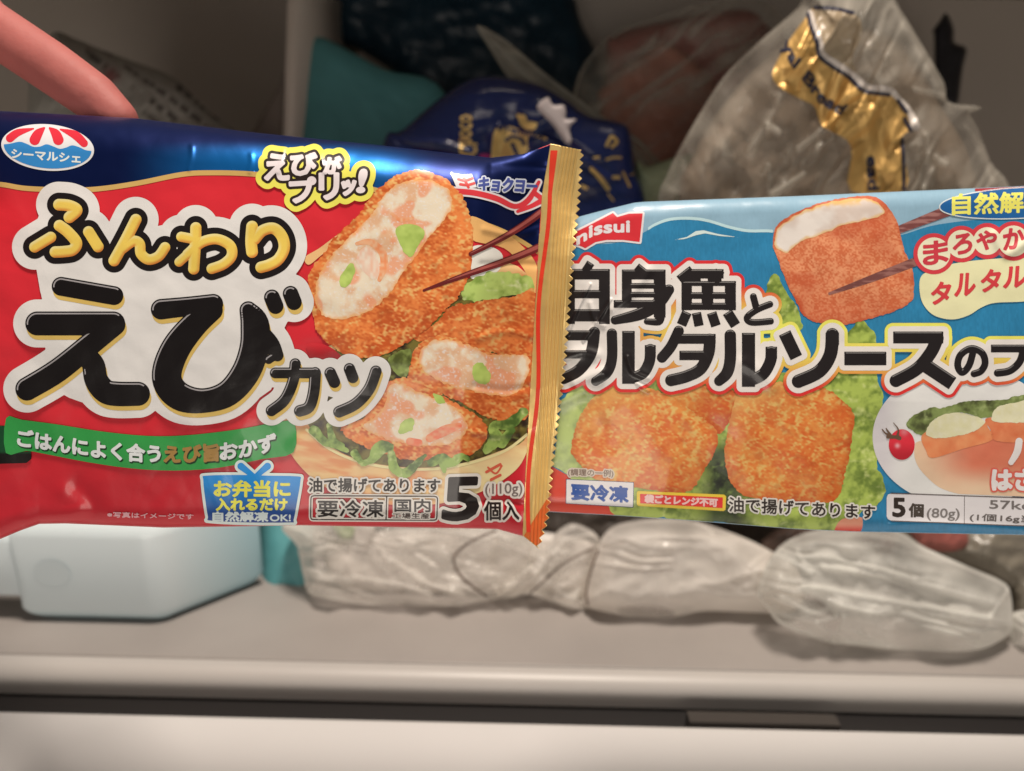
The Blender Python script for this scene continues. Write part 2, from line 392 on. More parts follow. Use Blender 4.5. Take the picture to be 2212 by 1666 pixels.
PL = thing('frozen_food_packet', 'red packet of shrimp cutlets with a blue top and gold seal, held at left', 'food packet', dpt(600, 1150, .25))
PK = dict(d=DL, m=M_film)
body_pts = [(-70, 232), (0, 240), (285, 255), (553, 287), (813, 313), (1060, 341), (1130, 333), (1191, 311), (1172, 420), (1164, 530), (1152, 750), (1140, 950), (1131, 1159), (1074, 1143), (652, 1135), (353, 1140), (141, 1131), (85, 1132), (45, 1146), (0, 1165), (-70, 1176)]
fbody = polyp(body_pts, False)
RED = C(196, 38, 46); RED2 = C(172, 30, 40)
emit('film_body', PL, fbody, DL, lambda x, y: mixc(mixc(RED, RED2, sstep(900, 1140, y) * .7), C(14, 26, 66), sstep(372, 366, y) * sstep(1170, 1160, x)), M_film, 0, 2.5, back=BL)
EDGE = grow(fbody, -1.2)
# blue foil band with its gold stripe
band_low = np.array([(-80, 388), (0, 393), (60, 402), (160, 405), (220, 402), (300, 390), (390, 372), (450, 368), (550, 371), (700, 388), (832, 410), (1014, 468), (1086, 494), (1138, 523), (1172, 545), (1220, 560)], float)
bl = smooth(band_low, False, 6)
def below(curve, off=0):
    return lambda X, Y: Y - (np.interp(X, curve[:, 0], curve[:, 1]) + off)
fband = cut(polyp([(-80, 200), (1220, 200), (1220, 600), (-80, 600)], False), below(bl), EDGE)
B1c, B2c = C(11, 26, 72), C(20, 108, 176)  # cyan highlight mid-band and shaded top edge are painted into the foil colour
part('blue_band', PL, fband, lambda x, y: mixc(B1c, B2c, sstep(250, 520, x) * sstep(960, 700, x) * sstep(300, 350, y)), 1, 3, M_blue)
fstripe = cut(polyp([(-80, 200), (1220, 200), (1220, 700), (-80, 700)], False), below(bl, 11), lambda X, Y: -below(bl)(X, Y), EDGE)
part('gold_stripe', PL, fstripe, C(190, 150, 85), 2, 2)

# gold crimped side seal
seal_r = np.array([(312, 1262), (325, 1261), (430, 1254), (570, 1240), (807, 1221), (1023, 1195), (1120, 1186), (1186, 1166)], float)
def fseal(X, Y):
    l = np.interp(Y, SEAML[:, 0], SEAML[:, 1]) - 1; r = np.interp(Y, seal_r[:, 0], seal_r[:, 1])
    tooth = 9 * np.abs(((Y + X * .1) / 16.5) % 1 * 2 - 1) - 4
    top = 311 + (X - 1190) * .2; bot = 1158 + (X - 1130) * .8
    return np.maximum(np.maximum(l - X, X - r - tooth + 4), np.maximum(top - Y, Y - bot))
fseal.box = (1120, 300, 1275, 1195)
def DS(x, y):
    l = np.interp(y, SEAML[:, 0], SEAML[:, 1]); r = np.interp(y, seal_r[:, 0], seal_r[:, 1]); s = (x - l) / (r - l)
    ph = (x - l) / 7.6 * 2 * math.pi
    g = .00042 * np.sin(ph) * sstep(.28, .36, s) * sstep(.86, .78, s)
    curl = .0022 * np.sin(y / 95 + 1) * s + .0016 * np.sin(y / 41.) * s * s
    big = .0013 * (fbm(x, y, 90, 21, 2) - .5) + .00022 * (ridge(x, y, 40, 5, 2) - .5)
    return BASEL(x) + .0118 - g - curl - big - .0035 * np.clip(s, 0, 1)
emit('side_seal', PL, fseal, DS, (1, 1, 1), M_gold, 0, 1.6, back=lambda x, y: DS(x, y) + .0004)
sl = bpy.data.objects['side_seal']
def fred(X, Y):
    l = np.interp(Y, SEAML[:, 0], SEAML[:, 1]); c = l + 13 + 5 * np.sin(Y / 60) - (Y - 300) * .004
    return np.maximum(np.abs(X - c) - 4.5 - 3 * sstep(420, 330, Y), np.maximum(325 - Y, Y - 1150))
fred.box = (1120, 310, 1240, 1160)
part('seal_strip', sl, fred, C(205, 55, 35), 2.5, 1.6, dep=DS)
def fcorner(X, Y): return np.maximum(fseal(X, Y) + 1.5, 1040 + (1205 - X) * 1.6 - Y)
fcorner.box = fseal.box
part('seal_strip', sl, fcorner, C(190, 90, 40), 2, 1.6, dep=DS)

# --- printed food
def crumbs(x, y, seed, lo=C(182, 80, 34), mid=C(216, 120, 60), hi=C(240, 176, 106), sc=1.35):
    n = fbm(x * 1.0, y * 1.25, 22 * sc, seed, 3); g = fbm(x + .5 * y, y, 8 * sc, seed + 4, 2); f = vnoise((x + .4 * y) / (4.6 * sc), (y - .3 * x) / (3.0 * sc), seed + 8)
    b = fbm(x, y, 70, seed + 15, 2); dk = sstep(.60, .80, fbm(x, y * 1.2, 15 * sc, seed + 21, 3)); lo, mid = lo * 1.0, mid * 1.0; c = mixc(lo, mid, sstep(.30, .62, n * .42 + f * .30 + b * .28)); h = sstep(.50, .76, g * .50 + f * .34 + b * .16); return mixc(mixc(c, hi, h * .72), lo * .75, dk * .45)
def filling(x, y, seed):
    n = fbm(x, y, 26, seed, 4); k = fbm(x, y, 40, seed + 7, 2); f = vnoise(x / 3.4, y / 3.0, seed + 3)
    c = mixc(C(208, 160, 122), C(224, 194, 166), sstep(.35, .65, n)); c = mixc(c, C(220, 136, 96), sstep(.53, .66, k) * .8)
    return mixc(c, C(238, 220, 198), sstep(.70, .95, f) * .7)
def leaf(x, y, seed, lo=C(64, 82, 28), mid=C(140, 158, 72), hi=C(196, 205, 130)):
    wx = x + 16 * (fbm(x, y, 30, seed + 11, 2) - .5); n = fbm(wx, y * 1.15, 30, seed, 5); f = fbm(x, wx * .3 + y, 9, seed + 2, 3); r = ridge(wx, y * 1.3, 34, seed + 5, 3)
    c = mixc(lo, mid, sstep(.28, .62, n * .7 + f * .3)); return mixc(c, hi, sstep(.66, 1.0, r * .7 + f * .3) * .8)
# bowl
wood = lambda x, y: mixc(mixc(C(226, 172, 116), C(205, 130, 80), sstep(.3, .7, fbm(x * .35 + y * .2, y * 1.4 - x * .25, 22, 31, 3))), C(238, 205, 150), sstep(850, 1080, x) * sstep(930, 1010, y) * .7)
fbowl = cut(poly('Z4', [(170, 690), (205, 830), (290, 955), (420, 1070), (600, 1150), (900, 1205), (1200, 1195), (1450, 1125), (1640, 1020), (1745, 900), (1790, 700), (1790, 300), (1790, -250), (1500, -350), (1000, 100), (400, 200)]), EDGE)
printed = part('printed_bowl', PL, fbowl, wood, 3, 2)
finside = cut(poly('Z4', [(350, 700), (480, 820), (690, 915), (1000, 960), (1300, 940), (1580, 855), (1770, 740), (1790, 300), (1760, -100), (1600, -220), (1400, -280), (1000, 100), (500, 200), (300, 500)]), EDGE)
part('bowl_inside', printed, finside, lambda x, y: leaf(x, y, 12, C(44, 30, 20), C(110, 96, 40), C(150, 150, 80)), 3.5, 2)
frim = strokes('Z4', [([(330, 715), (480, 840), (700, 930), (1000, 972), (1300, 952), (1600, 862), (1765, 745)], 9)])
part('bowl_rim', printed, cut(frim, EDGE), C(240, 196, 140), 4, 1.6)
fback = cut(poly('Z3', [(1420, 590), (1560, 640), (1720, 740), (1850, 880), (1880, 1010), (1850, 1100), (1780, 940), (1650, 800), (1430, 740)]), EDGE)
part('bowl_rim', printed, fback, C(226, 160, 96), 4, 2)
frice = cut(poly('Z3', [(1430, 800), (1560, 790), (1640, 850), (1600, 960), (1430, 1000)]), EDGE)
part('printed_rice', printed, frice, C(222, 205, 188), 4, 2)
fgr = cut(rough(poly('Z3', [(1400, 1030), (1560, 960), (1700, 960), (1840, 1010), (1830, 1100), (1650, 1130), (1500, 1150), (1370, 1140)]), 6, 14, 3), EDGE)
part('printed_lettuce', printed, fgr, lambda x, y: leaf(x, y, 44, C(120, 140, 60), C(168, 182, 96), C(212, 215, 160)), 4.5, 2)
part('bowl_rim', printed, poly('Z3', [(325, 860), (420, 800), (560, 700), (560, 745), (430, 850), (350, 910)]), C(214, 165, 110), 4, 2)
part('printed_tomato', printed, poly('Z3', [(330, 1450), (400, 1430), (480, 1450), (560, 1510), (560, 1560), (400, 1560)]), lambda x, y: mixc(C(205, 40, 48), C(150, 25, 30), sstep(735, 770, y)), 4, 2)
def croquette(outline, face, seed, lv, z):
    fo = cut(rough(rough(poly(z, outline), 3.2, 5, seed), 3, 11, seed + 2), EDGE)
    b = fo.box
    def cc_(x, y):
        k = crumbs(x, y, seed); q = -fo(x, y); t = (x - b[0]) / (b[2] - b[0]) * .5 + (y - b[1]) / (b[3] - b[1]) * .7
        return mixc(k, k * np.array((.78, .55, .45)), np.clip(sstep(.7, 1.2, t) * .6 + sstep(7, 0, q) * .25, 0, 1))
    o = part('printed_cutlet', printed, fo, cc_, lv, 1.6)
    if face:
        ff = cut(rough(poly(z, face), 3.5, 9, seed + 1), EDGE)
        part('cutlet_filling', printed, ff, lambda x, y: mixc(filling(x, y, seed), C(214, 150, 88), sstep(9, -1, -ff(x, y) + 7 * (fbm(x, y, 9, seed + 3, 2) - .5)) * .85), lv + .5, 1.6)
    return o
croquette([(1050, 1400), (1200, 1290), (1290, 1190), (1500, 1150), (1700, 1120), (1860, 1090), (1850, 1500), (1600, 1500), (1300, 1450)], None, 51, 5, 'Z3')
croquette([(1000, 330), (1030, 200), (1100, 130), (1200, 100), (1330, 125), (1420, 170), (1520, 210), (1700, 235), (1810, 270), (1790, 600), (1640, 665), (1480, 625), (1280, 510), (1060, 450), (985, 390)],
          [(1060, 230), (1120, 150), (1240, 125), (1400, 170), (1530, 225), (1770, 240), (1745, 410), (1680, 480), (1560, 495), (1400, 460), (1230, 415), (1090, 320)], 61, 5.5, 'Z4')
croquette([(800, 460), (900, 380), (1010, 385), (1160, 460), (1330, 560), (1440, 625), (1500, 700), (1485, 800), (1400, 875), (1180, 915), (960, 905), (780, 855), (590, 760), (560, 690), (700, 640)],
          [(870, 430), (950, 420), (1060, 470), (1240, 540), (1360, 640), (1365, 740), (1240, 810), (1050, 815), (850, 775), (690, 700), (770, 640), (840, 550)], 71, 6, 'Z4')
# lettuce frill at the front of the bowl
lf = rough(strokes('Z4', [([(380, 720), (450, 790), (560, 820)], (34, 26, 22)), ([(480, 690), (500, 790), (590, 850)], (20, 26, 18)), ([(640, 870), (690, 930), (760, 900), (810, 830), (870, 830)], (26, 20, 30, 46, 30)),
    ([(880, 870), (900, 960), (960, 1000), (1030, 950), (1100, 880)], (26, 30, 34, 28, 14)), ([(1140, 930), (1210, 900), (1270, 930), (1340, 890), (1380, 910)], (26, 36, 32, 22, 12)), ([(1215, 940), (1225, 985)], (26, 10)),
    ([(1500, 850), (1560, 770), (1540, 690), (1640, 680), (1740, 600)], (24, 44, 26, 34, 30)), ([(1600, 800), (1660, 720)], (36, 26))]), 3, 12, 5)
part('printed_lettuce', printed, cut(lf, EDGE), lambda x, y: leaf(x, y, 83, C(70, 92, 38), C(142, 162, 80), C(205, 210, 140)), 6.5, 1.5)
part('printed_lettuce', printed, rough(poly('Z4', [(860, 260), (920, 210), (1010, 190), (1000, 330), (960, 370), (900, 340)]), 3, 10, 2), lambda x, y: leaf(x, y, 91, C(70, 74, 30), C(130, 140, 70)), 4.5, 2)
part('printed_stamp', printed, cut(union(strokes('Z4', [([(1500, 990), (1590, 940)], 9), ([(1510, 960), (1560, 1000), (1600, 950)], 6)]), strokes('Z4', [([(1530, 1040), (1590, 1010)], 9)])), EDGE), C(196, 84, 60), 4, 1.5)
# the big cutlet held by chopsticks
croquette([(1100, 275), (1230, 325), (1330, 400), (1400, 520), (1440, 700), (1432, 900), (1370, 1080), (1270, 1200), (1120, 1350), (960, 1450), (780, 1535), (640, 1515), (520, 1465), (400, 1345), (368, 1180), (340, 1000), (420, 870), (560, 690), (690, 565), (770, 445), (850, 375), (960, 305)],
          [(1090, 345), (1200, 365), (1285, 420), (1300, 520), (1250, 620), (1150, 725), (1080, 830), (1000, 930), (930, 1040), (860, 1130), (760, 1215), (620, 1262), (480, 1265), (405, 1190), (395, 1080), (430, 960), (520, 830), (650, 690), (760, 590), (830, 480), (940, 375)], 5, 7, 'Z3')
part('shrimp_piece', printed, strokes('Z3', [([(670, 770), (760, 760), (840, 830), (850, 930), (820, 1010)], (12, 22, 26, 24, 14)), ([(900, 570), (960, 610), (1040, 600)], (10, 14, 10))]), lambda x, y: mixc(C(228, 128, 82), C(236, 165, 125), vnoise(x / 5, y / 7, 3)), 8, 1.5)
part('shrimp_piece', printed, poly('Z3', [(690, 820), (740, 790), (800, 850), (820, 940), (790, 1010), (720, 960), (670, 880)]), lambda x, y: mixc(C(222, 160, 130), C(238, 200, 178), vnoise(x / 6, y / 9, 7)), 8, 1.5)
part('shrimp_piece', printed, strokes('Z4', [([(1130, 770), (1230, 720), (1320, 690)], (26, 34, 20)), ([(1000, 790), (1060, 800)], 24)]), lambda x, y: mixc(C(220, 100, 66), C(236, 150, 110), vnoise(x / 6, y / 6, 9)), 7, 1.5)
def herb(z, pts, lv): part('herb_piece', printed, cut(rough(poly(z, pts), 2, 8, 4), EDGE), lambda x, y: mixc(C(140, 158, 70), C(180, 192, 100), fbm(x, y, 14, 6, 2)), lv, 1.5)
herb('Z3', [(930, 670), (1030, 640), (1120, 690), (1080, 780), (1030, 860), (970, 800)], 8.5)
herb('Z3', [(560, 990), (630, 900), (660, 950), (620, 1040), (570, 1055)], 8.5)
herb('Z4', [(1415, 300), (1470, 280), (1530, 370), (1490, 420), (1420, 390)], 6.5)
herb('Z4', [(940, 680), (990, 640), (1030, 660), (1010, 720), (930, 740)], 7)
herb('Z4', [(1150, 480), (1210, 500), (1230, 540), (1180, 540)], 7)
fchop = [strokes('Z3', [([(1935, 530), (1800, 630), (1640, 730), (1428, 838)], (26, 23, 20, 15))]), strokes('Z3', [([(1900, 785), (1700, 870), (1400, 975), (1115, 1080)], (26, 24, 19, 8))])]
for q in fchop:
    part('printed_chopstick', PL, cut(q, EDGE), lambda x, y: C(98, 30, 30) + 0 * x[:, None], 9, 1.5)
    part('chopstick_shine', PL, cut(shift(grow(q, -4.2), -1, -1.5), EDGE), C(150, 74, 66), 9.5, 1.2)

# --- title
fun = strokes('Z1', [([(425, 737), (500, 745), (552, 778), (500, 828)], 42), ([(428, 888), (490, 935), (550, 1010), (525, 1062), (460, 1075), (398, 1078)], 41), ([(250, 1042), (365, 972)], 40), ([(638, 932), (706, 1040)], 40),
    ([(978, 845), (905, 990), (822, 1140)], 41), ([(880, 1055), (960, 1000), (1005, 1020), (1015, 1090), (1070, 1132), (1140, 1110), (1188, 1045)], 38),
    ([(1410, 903), (1408, 1000), (1395, 1200)], 40), ([(1305, 968), (1420, 990)], 36), ([(1420, 1010), (1365, 1080), (1290, 1150)], 34), ([(1350, 1095), (1450, 1010), (1560, 985), (1655, 1030), (1668, 1105), (1610, 1165), (1525, 1198)], 38),
    ([(1815, 895), (1808, 1000), (1815, 1078)], 42), ([(1835, 985), (1890, 925), (1970, 908), (2030, 965), (2046, 1050), (2005, 1130), (1940, 1170), (1880, 1188)], 41)])
big = union(strokes('Z1', [([(440, 1325), (820, 1392)], 68), ([(1160, 1490), (1350, 1470), (1535, 1452)], (74, 70, 72)), ([(1958, 1405), (1984, 1467)], 57), ([(2092, 1378), (2117, 1440)], 56)]),
    strokes('Z2', [([(255, 112), (775, 112)], 82), ([(785, 120), (640, 235), (400, 430), (185, 560)], (74, 78, 82, 80)), ([(600, 330), (640, 400), (660, 500), (720, 575), (800, 594), (945, 594)], (60, 78, 80, 82, 84, 82)),
        ([(1450, 20), (1330, 120), (1210, 270), (1145, 430), (1160, 540), (1250, 620), (1400, 640), (1560, 590), (1680, 450), (1740, 280), (1745, 120), (1700, 20)], (76, 90, 100, 102, 100, 96, 84, 90, 98, 100, 98, 60)),
        ([(1760, 150), (1850, 250), (1900, 330)], (60, 60, 42)), ([(1840, 360), (1900, 320)], 30)]))
katsu = strokes('Z4', [([(255, 287), (240, 400), (185, 520), (100, 590)], 37), ([(125, 345), (385, 345)], 35), ([(385, 345), (375, 470), (345, 565), (285, 592)], 38), ([(483, 345), (510, 405)], 38), ([(608, 318), (630, 375)], 37), ([(780, 335), (735, 450), (650, 545), (540, 598)], 38)])
inner = polyp([(90, 520), (300, 560), (520, 560), (600, 560), (640, 640), (600, 740), (560, 860), (250, 880), (110, 830), (100, 700)])
fwhite = union(grow(fun, 37), grow(big, 26), grow(katsu, 20), inner)
title = part('title', PL, fwhite, C(208, 197, 187), 10, 2)
# printed soft edge of the title's backing on the red
fyel = lambda x, y: None
part('title_lettering', title, grow(fun, 13.5), C(24, 18, 18), 10.8, 1.5)
def emboss(x, y):
    s = fun(x, y); e = 1.5; gx = (fun(x + e, y) - fun(x - e, y)); gy = (fun(x, y + e) - fun(x, y - e)); k = (gx * .45 + gy * .85) / (2 * e)
    rim = sstep(-9, -1, s); c = mixc(C(228, 178, 78), C(182, 96, 40), rim * np.clip(k, 0, 1) * .95); return mixc(c, C(240, 208, 150), rim * np.clip(-k, 0, 1) * .7)
part('title_lettering', title, fun, emboss, 11.6, 1.2)
part('title_shadow', title, shift(big, 3, 9.5), C(196, 160, 84), 10.8, 1.5)
part('title_shadow', title, shift(katsu, 3, 8), C(196, 160, 84), 10.8, 1.5)
part('title_lettering', title, big, C(18, 13, 13), 11.4, 1.5)
part('title_lettering', title, katsu, C(18, 13, 13), 11.4, 1.5)
def hl(f, a, b):
    def h(X, Y):
        s = f(X, Y); e = 1.; k = ((f(X + e, Y) - f(X - e, Y)) * .5 + (f(X, Y + e) - f(X, Y - e)) * .86) / 2
        return np.maximum(np.abs(s + a) - b, (k + .38) * 6)
    h.box = f.box; return h
part('title_highlight', title, hl(big, 4.6, 1.5), C(150, 140, 136), 12, 1.1)
part('title_highlight', title, hl(katsu, 3.6, 1.1), C(150, 140, 136), 12, 1.1)

# --- oval logo
cx, cy = T('Z1', (343, 325))[0]
def ell(cx, cy, a, b, rot=0):
    c, s = math.cos(rot), math.sin(rot)
    def f(X, Y):
        u = ((X - cx) * c + (Y - cy) * s); v = (-(X - cx) * s + (Y - cy) * c); k = np.hypot(u / a, v / b)
        return (k - 1) * k / (np.hypot(u / a**2, v / b**2) + 1e-9)
    m = max(a, b); f.box = (cx - m, cy - m, cx + m, cy + m); return f
oval = ell(cx, cy, 100.5, 50, math.radians(5))
logo = part('oval_logo', PL, cut(oval, EDGE), C(205, 196, 190), 4, 1.6)
part('awning_stripe', logo, strokes('Z1', [([(72, 258), (130, 218), (240, 190)], (30, 26, 6))]), C(200, 42, 54), 5, 1.2)
part('awning_stripe', logo, strokes('Z1', [([(250, 270), (275, 225), (318, 185)], (38, 32, 8))]), C(200, 42, 54), 5, 1.2)
part('awning_stripe', logo, strokes('Z1', [([(420, 270), (400, 225), (358, 186)], (38, 32, 8))]), C(200, 42, 54), 5, 1.2)
part('awning_stripe', logo, strokes('Z1', [([(605, 295), (540, 235), (435, 195)], (28, 30, 6))]), C(200, 42, 54), 5, 1.2)
wv = smooth(T('Z1', [(0, 305), (70, 298), (140, 284), (190, 298), (240, 320), (290, 318), (335, 302), (385, 318), (430, 335), (475, 326), (520, 310), (575, 325), (620, 345), (700, 355)]), False, 5)
part('logo_wave', logo, cut(ell(cx, cy, 95, 45, math.radians(5)), lambda X, Y: np.interp(X, wv[:, 0], wv[:, 1]) - Y), C(48, 118, 170), 5, 1.4)
part('logo_lettering', logo, grow(text('Z1', 'シーマルシェ', (85, 400), (578, 436), (85, 338)), .9), C(205, 205, 205), 6, .9)

# --- yellow bubble: shrimp, crisp!
bub = union(text('Z3', 'え', (62, 342), (215, 342), (68, 178)), text('Z3', 'び', (235, 310), (400, 310), (235, 170)), text('Z3', 'が', (450, 300), (562, 300), (450, 195)), text('Z3', 'プ', (235, 495), (400, 485), (225, 340)),
            text('Z3', 'リ', (425, 472), (545, 472), (425, 305)), text('Z3', 'ッ', (570, 445), (655, 440), (575, 355)), text('Z3', '!', (672, 425), (715, 425), (695, 280)))
bb = part('yellow_bubble', PL, grow(bub, 21), C(216, 200, 82), 9, 1.6)
part('bubble_lettering', bb, grow(bub, 9), C(40, 28, 24), 9.7, 1.3)
part('bubble_lettering', bb, grow(bub, 3.2), C(222, 196, 190), 10.4, 1.1)

# --- maker's flag logo
flg = poly('Z3', [(1300, 298), (1370, 310), (1435, 305), (1468, 395), (1410, 402), (1345, 405)], False)
mk = part('flag_logo', PL, union(flg, strokes('Z3', [([(1300, 300), (1345, 405)], 8)])), C(205, 196, 190), 6, 1.3)
part('flag_stripe', mk, strokes('Z3', [([(1345, 340), (1390, 350), (1438, 335)], 9), ([(1358, 375), (1405, 380), (1450, 368)], 9), ([(1375, 320), (1412, 395)], 9)]), C(196, 60, 56), 6.7, 1.)
ky = text('Z3', 'キョクヨー', (1478, 412), (1860, 432), (1490, 326))
part('logo_lettering', mk, cut(grow(ky, 4.5), EDGE), C(190, 188, 192), 6.4, 1.1)
part('logo_lettering', mk, cut(grow(ky, 1.7), EDGE), C(66, 74, 128), 7, .9)
sw = strokes('Z3', [([(1305, 420), (1450, 432), (1600, 470), (1720, 522), (1810, 480), (1880, 360)], (22, 22, 22, 20, 22, 14)), ([(1740, 555), (1830, 520), (1905, 480)], (14, 18, 22)), ([(1860, 440), (1900, 470)], 20)])
part('logo_swoosh', mk, cut(grow(sw, 3), EDGE), C(205, 190, 186), 6.2, 1.3)
part('logo_swoosh', mk, cut(grow(sw, -1), EDGE), C(200, 52, 58), 6.9, 1.2)

# --- green slogan banner
ban = poly('Z2', [(42, 760), (150, 772), (400, 805), (700, 852), (1000, 882), (1250, 880), (1500, 855), (1700, 825), (1950, 780), (2020, 800), (2010, 995), (1800, 1040), (1500, 1100), (1200, 1120), (900, 1105), (600, 1062), (330, 1010), (180, 985), (40, 1000)], True, 3)
part('banner_fold', PL, cut(poly('Z2', [(-40, 810), (60, 815), (60, 1000), (210, 990), (215, 1040), (180, 1068), (-40, 1075)], False), EDGE), lambda x, y: mixc(C(20, 62, 34), C(18, 14, 12), sstep(975, 982, y)), 8, 2)  # dark green fold, with the black shadow below it painted in
bn = part('slogan_banner', PL, cut(ban, EDGE), C(48, 136, 62), 8.6, 2)
yc = lambda x: np.interp(x, [120, 400, 700, 950, 1200, 1450, 1650, 1880], [893, 935, 978, 1000, 1008, 998, 975, 925])
def bwarp(x0, x1, h): return lambda u, v: (x0 + u * (x1 - x0), yc(x0 + u * (x1 - x0)) + h * (.5 - v))
for s, x0, x1, c in (('ごはんによく合う', 122, 1095, C(205, 200, 194)), ('えび旨', 1125, 1500, C(150, 112, 58)), ('おかず', 1510, 1885, C(205, 200, 194))):
    ft = text('Z2', s, 0, 0, 0, bwarp(x0, x1, 116))
    part('banner_lettering', bn, shift(grow(ft, 2.4), 2, 3), C(20, 52, 26), 9.2, 1.1)
    part('banner_lettering', bn, grow(ft, 1.9), c, 9.9, 1.)

# --- blue lunch-box badge
bdg = union(poly('Z2', [(1392, 1180), (1410, 1155), (1640, 1150), (1840, 1155), (2040, 1160), (2058, 1185), (2035, 1330), (2010, 1460), (1990, 1475), (1700, 1475), (1440, 1462), (1425, 1440), (1405, 1310)], True, 3), strokes('Z2', [([(1650, 1090), (1740, 1160)], (24, 16)), ([(1832, 1090), (1750, 1160)], (24, 16))]))
lb = part('lunch_badge', PL, grow(bdg, 6), C(200, 205, 212), 9.0, 1.6)
part('badge_panel', lb, bdg, lambda x, y: mixc(C(18, 126, 190), C(26, 56, 118), sstep(1030, 1125, y)), 9.7, 1.6)
part('badge_lettering', lb, grow(text('Z2', 'お弁当に', (1468, 1298), (1985, 1298), (1468, 1190)), 1.7), C(222, 212, 74), 10.4, 1.)
part('badge_lettering', lb, grow(text('Z2', '入れるだけ', (1482, 1392), (1965, 1392), (1482, 1312)), 1.5), C(222, 212, 74), 10.4, 1.)
part('badge_lettering', lb, grow(text('Z2', '自然解凍', (1458, 1466), (1835, 1468), (1458, 1402)), 1.1), C(196, 200, 210), 10.4, .9)
part('badge_lettering', lb, grow(text('Z2', 'OK!', (1850, 1466), (1990, 1466), (1850, 1422)), .7), C(196, 200, 210), 10.4, .9)
part('small_print', PL, grow(text('Z2', '※写真はイメージです', (735, 1440), (1325, 1455), (735, 1402)), .4), C(206, 150, 150), 9, .9)

# --- black lettering at the foot
def inked(parent, f, lv, w_, b_=.8, ink=C(30, 22, 20), step=1.):
    part('print_outline', parent, cut(grow(f, w_), EDGE), C(205, 192, 178), lv, max(step, 1.1)); return part('print_lettering', parent, cut(grow(f, b_), EDGE), ink, lv + .7, step)
inked(PL, text('F1', '油で揚げてあります', (215, 285), (1245, 288), (215, 178)), 9, 4.6)
fr_ = lambda r: strokes('F1', [([(260, 315), (1200, 320)], r), ([(1225, 345), (1220, 480)], r), ([(1195, 508), (250, 503)], r), ([(228, 480), (230, 345)], r), ([(826, 318), (820, 505)], r), ([(230, 345), (236, 322), (260, 315)], r), ([(1200, 320), (1220, 328), (1225, 345)], r), ([(1220, 480), (1214, 502), (1195, 508)], r), ([(250, 503), (234, 498), (228, 480)], r)])
part('print_frame', PL, fr_(15), C(205, 192, 178), 8.2, 1.3); part('print_frame', PL, fr_(5), C(50, 38, 34), 8.6, 1.)
inked(PL, text('F1', '要冷凍', (285, 482), (800, 484), (285, 352)), 9, 5.2, .8)
inked(PL, text('F1', '国内', (888, 440), (1168, 442), (888, 342)), 9, 4.2, .7)
inked(PL, text('F1', '工場生産', (872, 496), (1160, 498), (872, 452)), 9, 2.6, .25, C(80, 66, 60))
inked(PL, text('F1', '5', (1268, 505), (1530, 498), (1290, 185)), 10, 11, 4.2)
inked(PL, text('F1', '個入', (1592, 508), (1865, 505), (1592, 362)), 9, 5.5, 1.0)
inked(PL, text('F1', '(110g)', (1600, 328), (1890, 320), (1600, 222)), 9, 5, .4, C(110, 95, 88))

# ------------------------------------------------------------------ right packet (blue, white fish and tartar)
TOPR = np.array([(1000, 500), (1140, 488), (1248, 469), (1300, 455), (1370, 438), (1391, 436), (1714, 424), (2212, 402), (2700, 384)], float)
BOTR = np.array([(1000, 1098), (1188, 1106), (1334, 1114), (1493, 1125), (1714, 1143), (1845, 1149), (2212, 1156), (2700, 1165)], float)
def wrinkR(x, y):
    w = .0013 * (fbm(x, y, 230, 13, 3) - .5) + .00035 * (fbm(x, y, 50, 15, 2) - .5) + .0008 * (creases(x, y, 170, 19) - .5)
    z5 = lambda *p: T('Z5', p)
    for pts, wd, h in ((z5((220, 1120), (290, 940), (380, 760)), 3.2, .0007), (z5((330, 1170), (430, 1030), (530, 870)), 3.4, .0006), (z5((540, 940), (680, 830), (800, 660)), 11, .0007), (z5((650, 1290), (690, 1390), (790, 1440)), 6, .0006),
                       (z5((270, 1470), (400, 1420), (470, 1400)), 13, .0012), (z5((720, 1480), (800, 1530)), 4, .0005), (z5((1500, 1330), (1600, 1390), (1700, 1500)), 16, .0006), (z5((150, 1620), (260, 1560), (330, 1530)), 16, .0010),
                       (z5((380, 900), (420, 1030), (480, 1060)), 6, .0005), (z5((170, 1300), (320, 1250), (420, 1270)), 12, .0009), (T('Z6', [(1640, 400), (1720, 540), (1850, 470)]), 12, .0009), (T('Z8', [(1000, 1360), (1400, 1345), (2082, 1400)]), 8, .0006)):
        w = w + crease(x, y, pts, wd, h)
    return w
def bodyR(x, y):
    top = np.interp(x, TOPR[:, 0], TOPR[:, 1]); bot = np.interp(x, BOTR[:, 0], BOTR[:, 1])
    u = np.clip((y - top) / 34, 0, 1); v = np.clip((bot - y) / 34, 0, 1); fl = sstep(1120, 1420, x)
    return np.sqrt(np.maximum(1 - (1 - u) ** 2, 0)), np.sqrt(np.maximum(1 - (1 - v) ** 2, 0)), fl, np.clip((y - top) / (bot - top), 0, 1)
def DR(x, y):
    ft, fb, fl, t = bodyR(x, y)
    return .2625 - .0045 * fl - .004 * (ft - 1) - .004 * (fb - 1) - .003 * np.sin(math.pi * t) * fl - wrinkR(x, y)
def BR(x, y):
    ft, fb, fl, t = bodyR(x, y); return DR(x, y) + .0006 + .018 * fl * ft * fb
PR = thing('frozen_food_packet', 'sky-blue packet of white fish nuggets, partly tucked behind the gold seal', 'food packet', dpt(1700, 1150, .262))
rb = [(1138, 489), (1248, 469), (1300, 455), (1370, 438), (1391, 436), (1714, 424), (2212, 402), (2640, 386), (2640, 1164), (2212, 1156), (1845, 1149), (1714, 1143), (1493, 1125), (1334, 1114), (1188, 1106), (1130, 1102)]
frb = polyp(rb, False); EDGE = grow(frb, -1); PK = dict(d=DR, m=M_paper)
def fibres(c, a=.05):
    return lambda x, y: c * (1 + a * (vnoise(x / 2.2, y / 9, 3)[..., None] - .5) * 2 + .04 * (fbm(x, y, 30, 5, 2)[..., None] - .5))
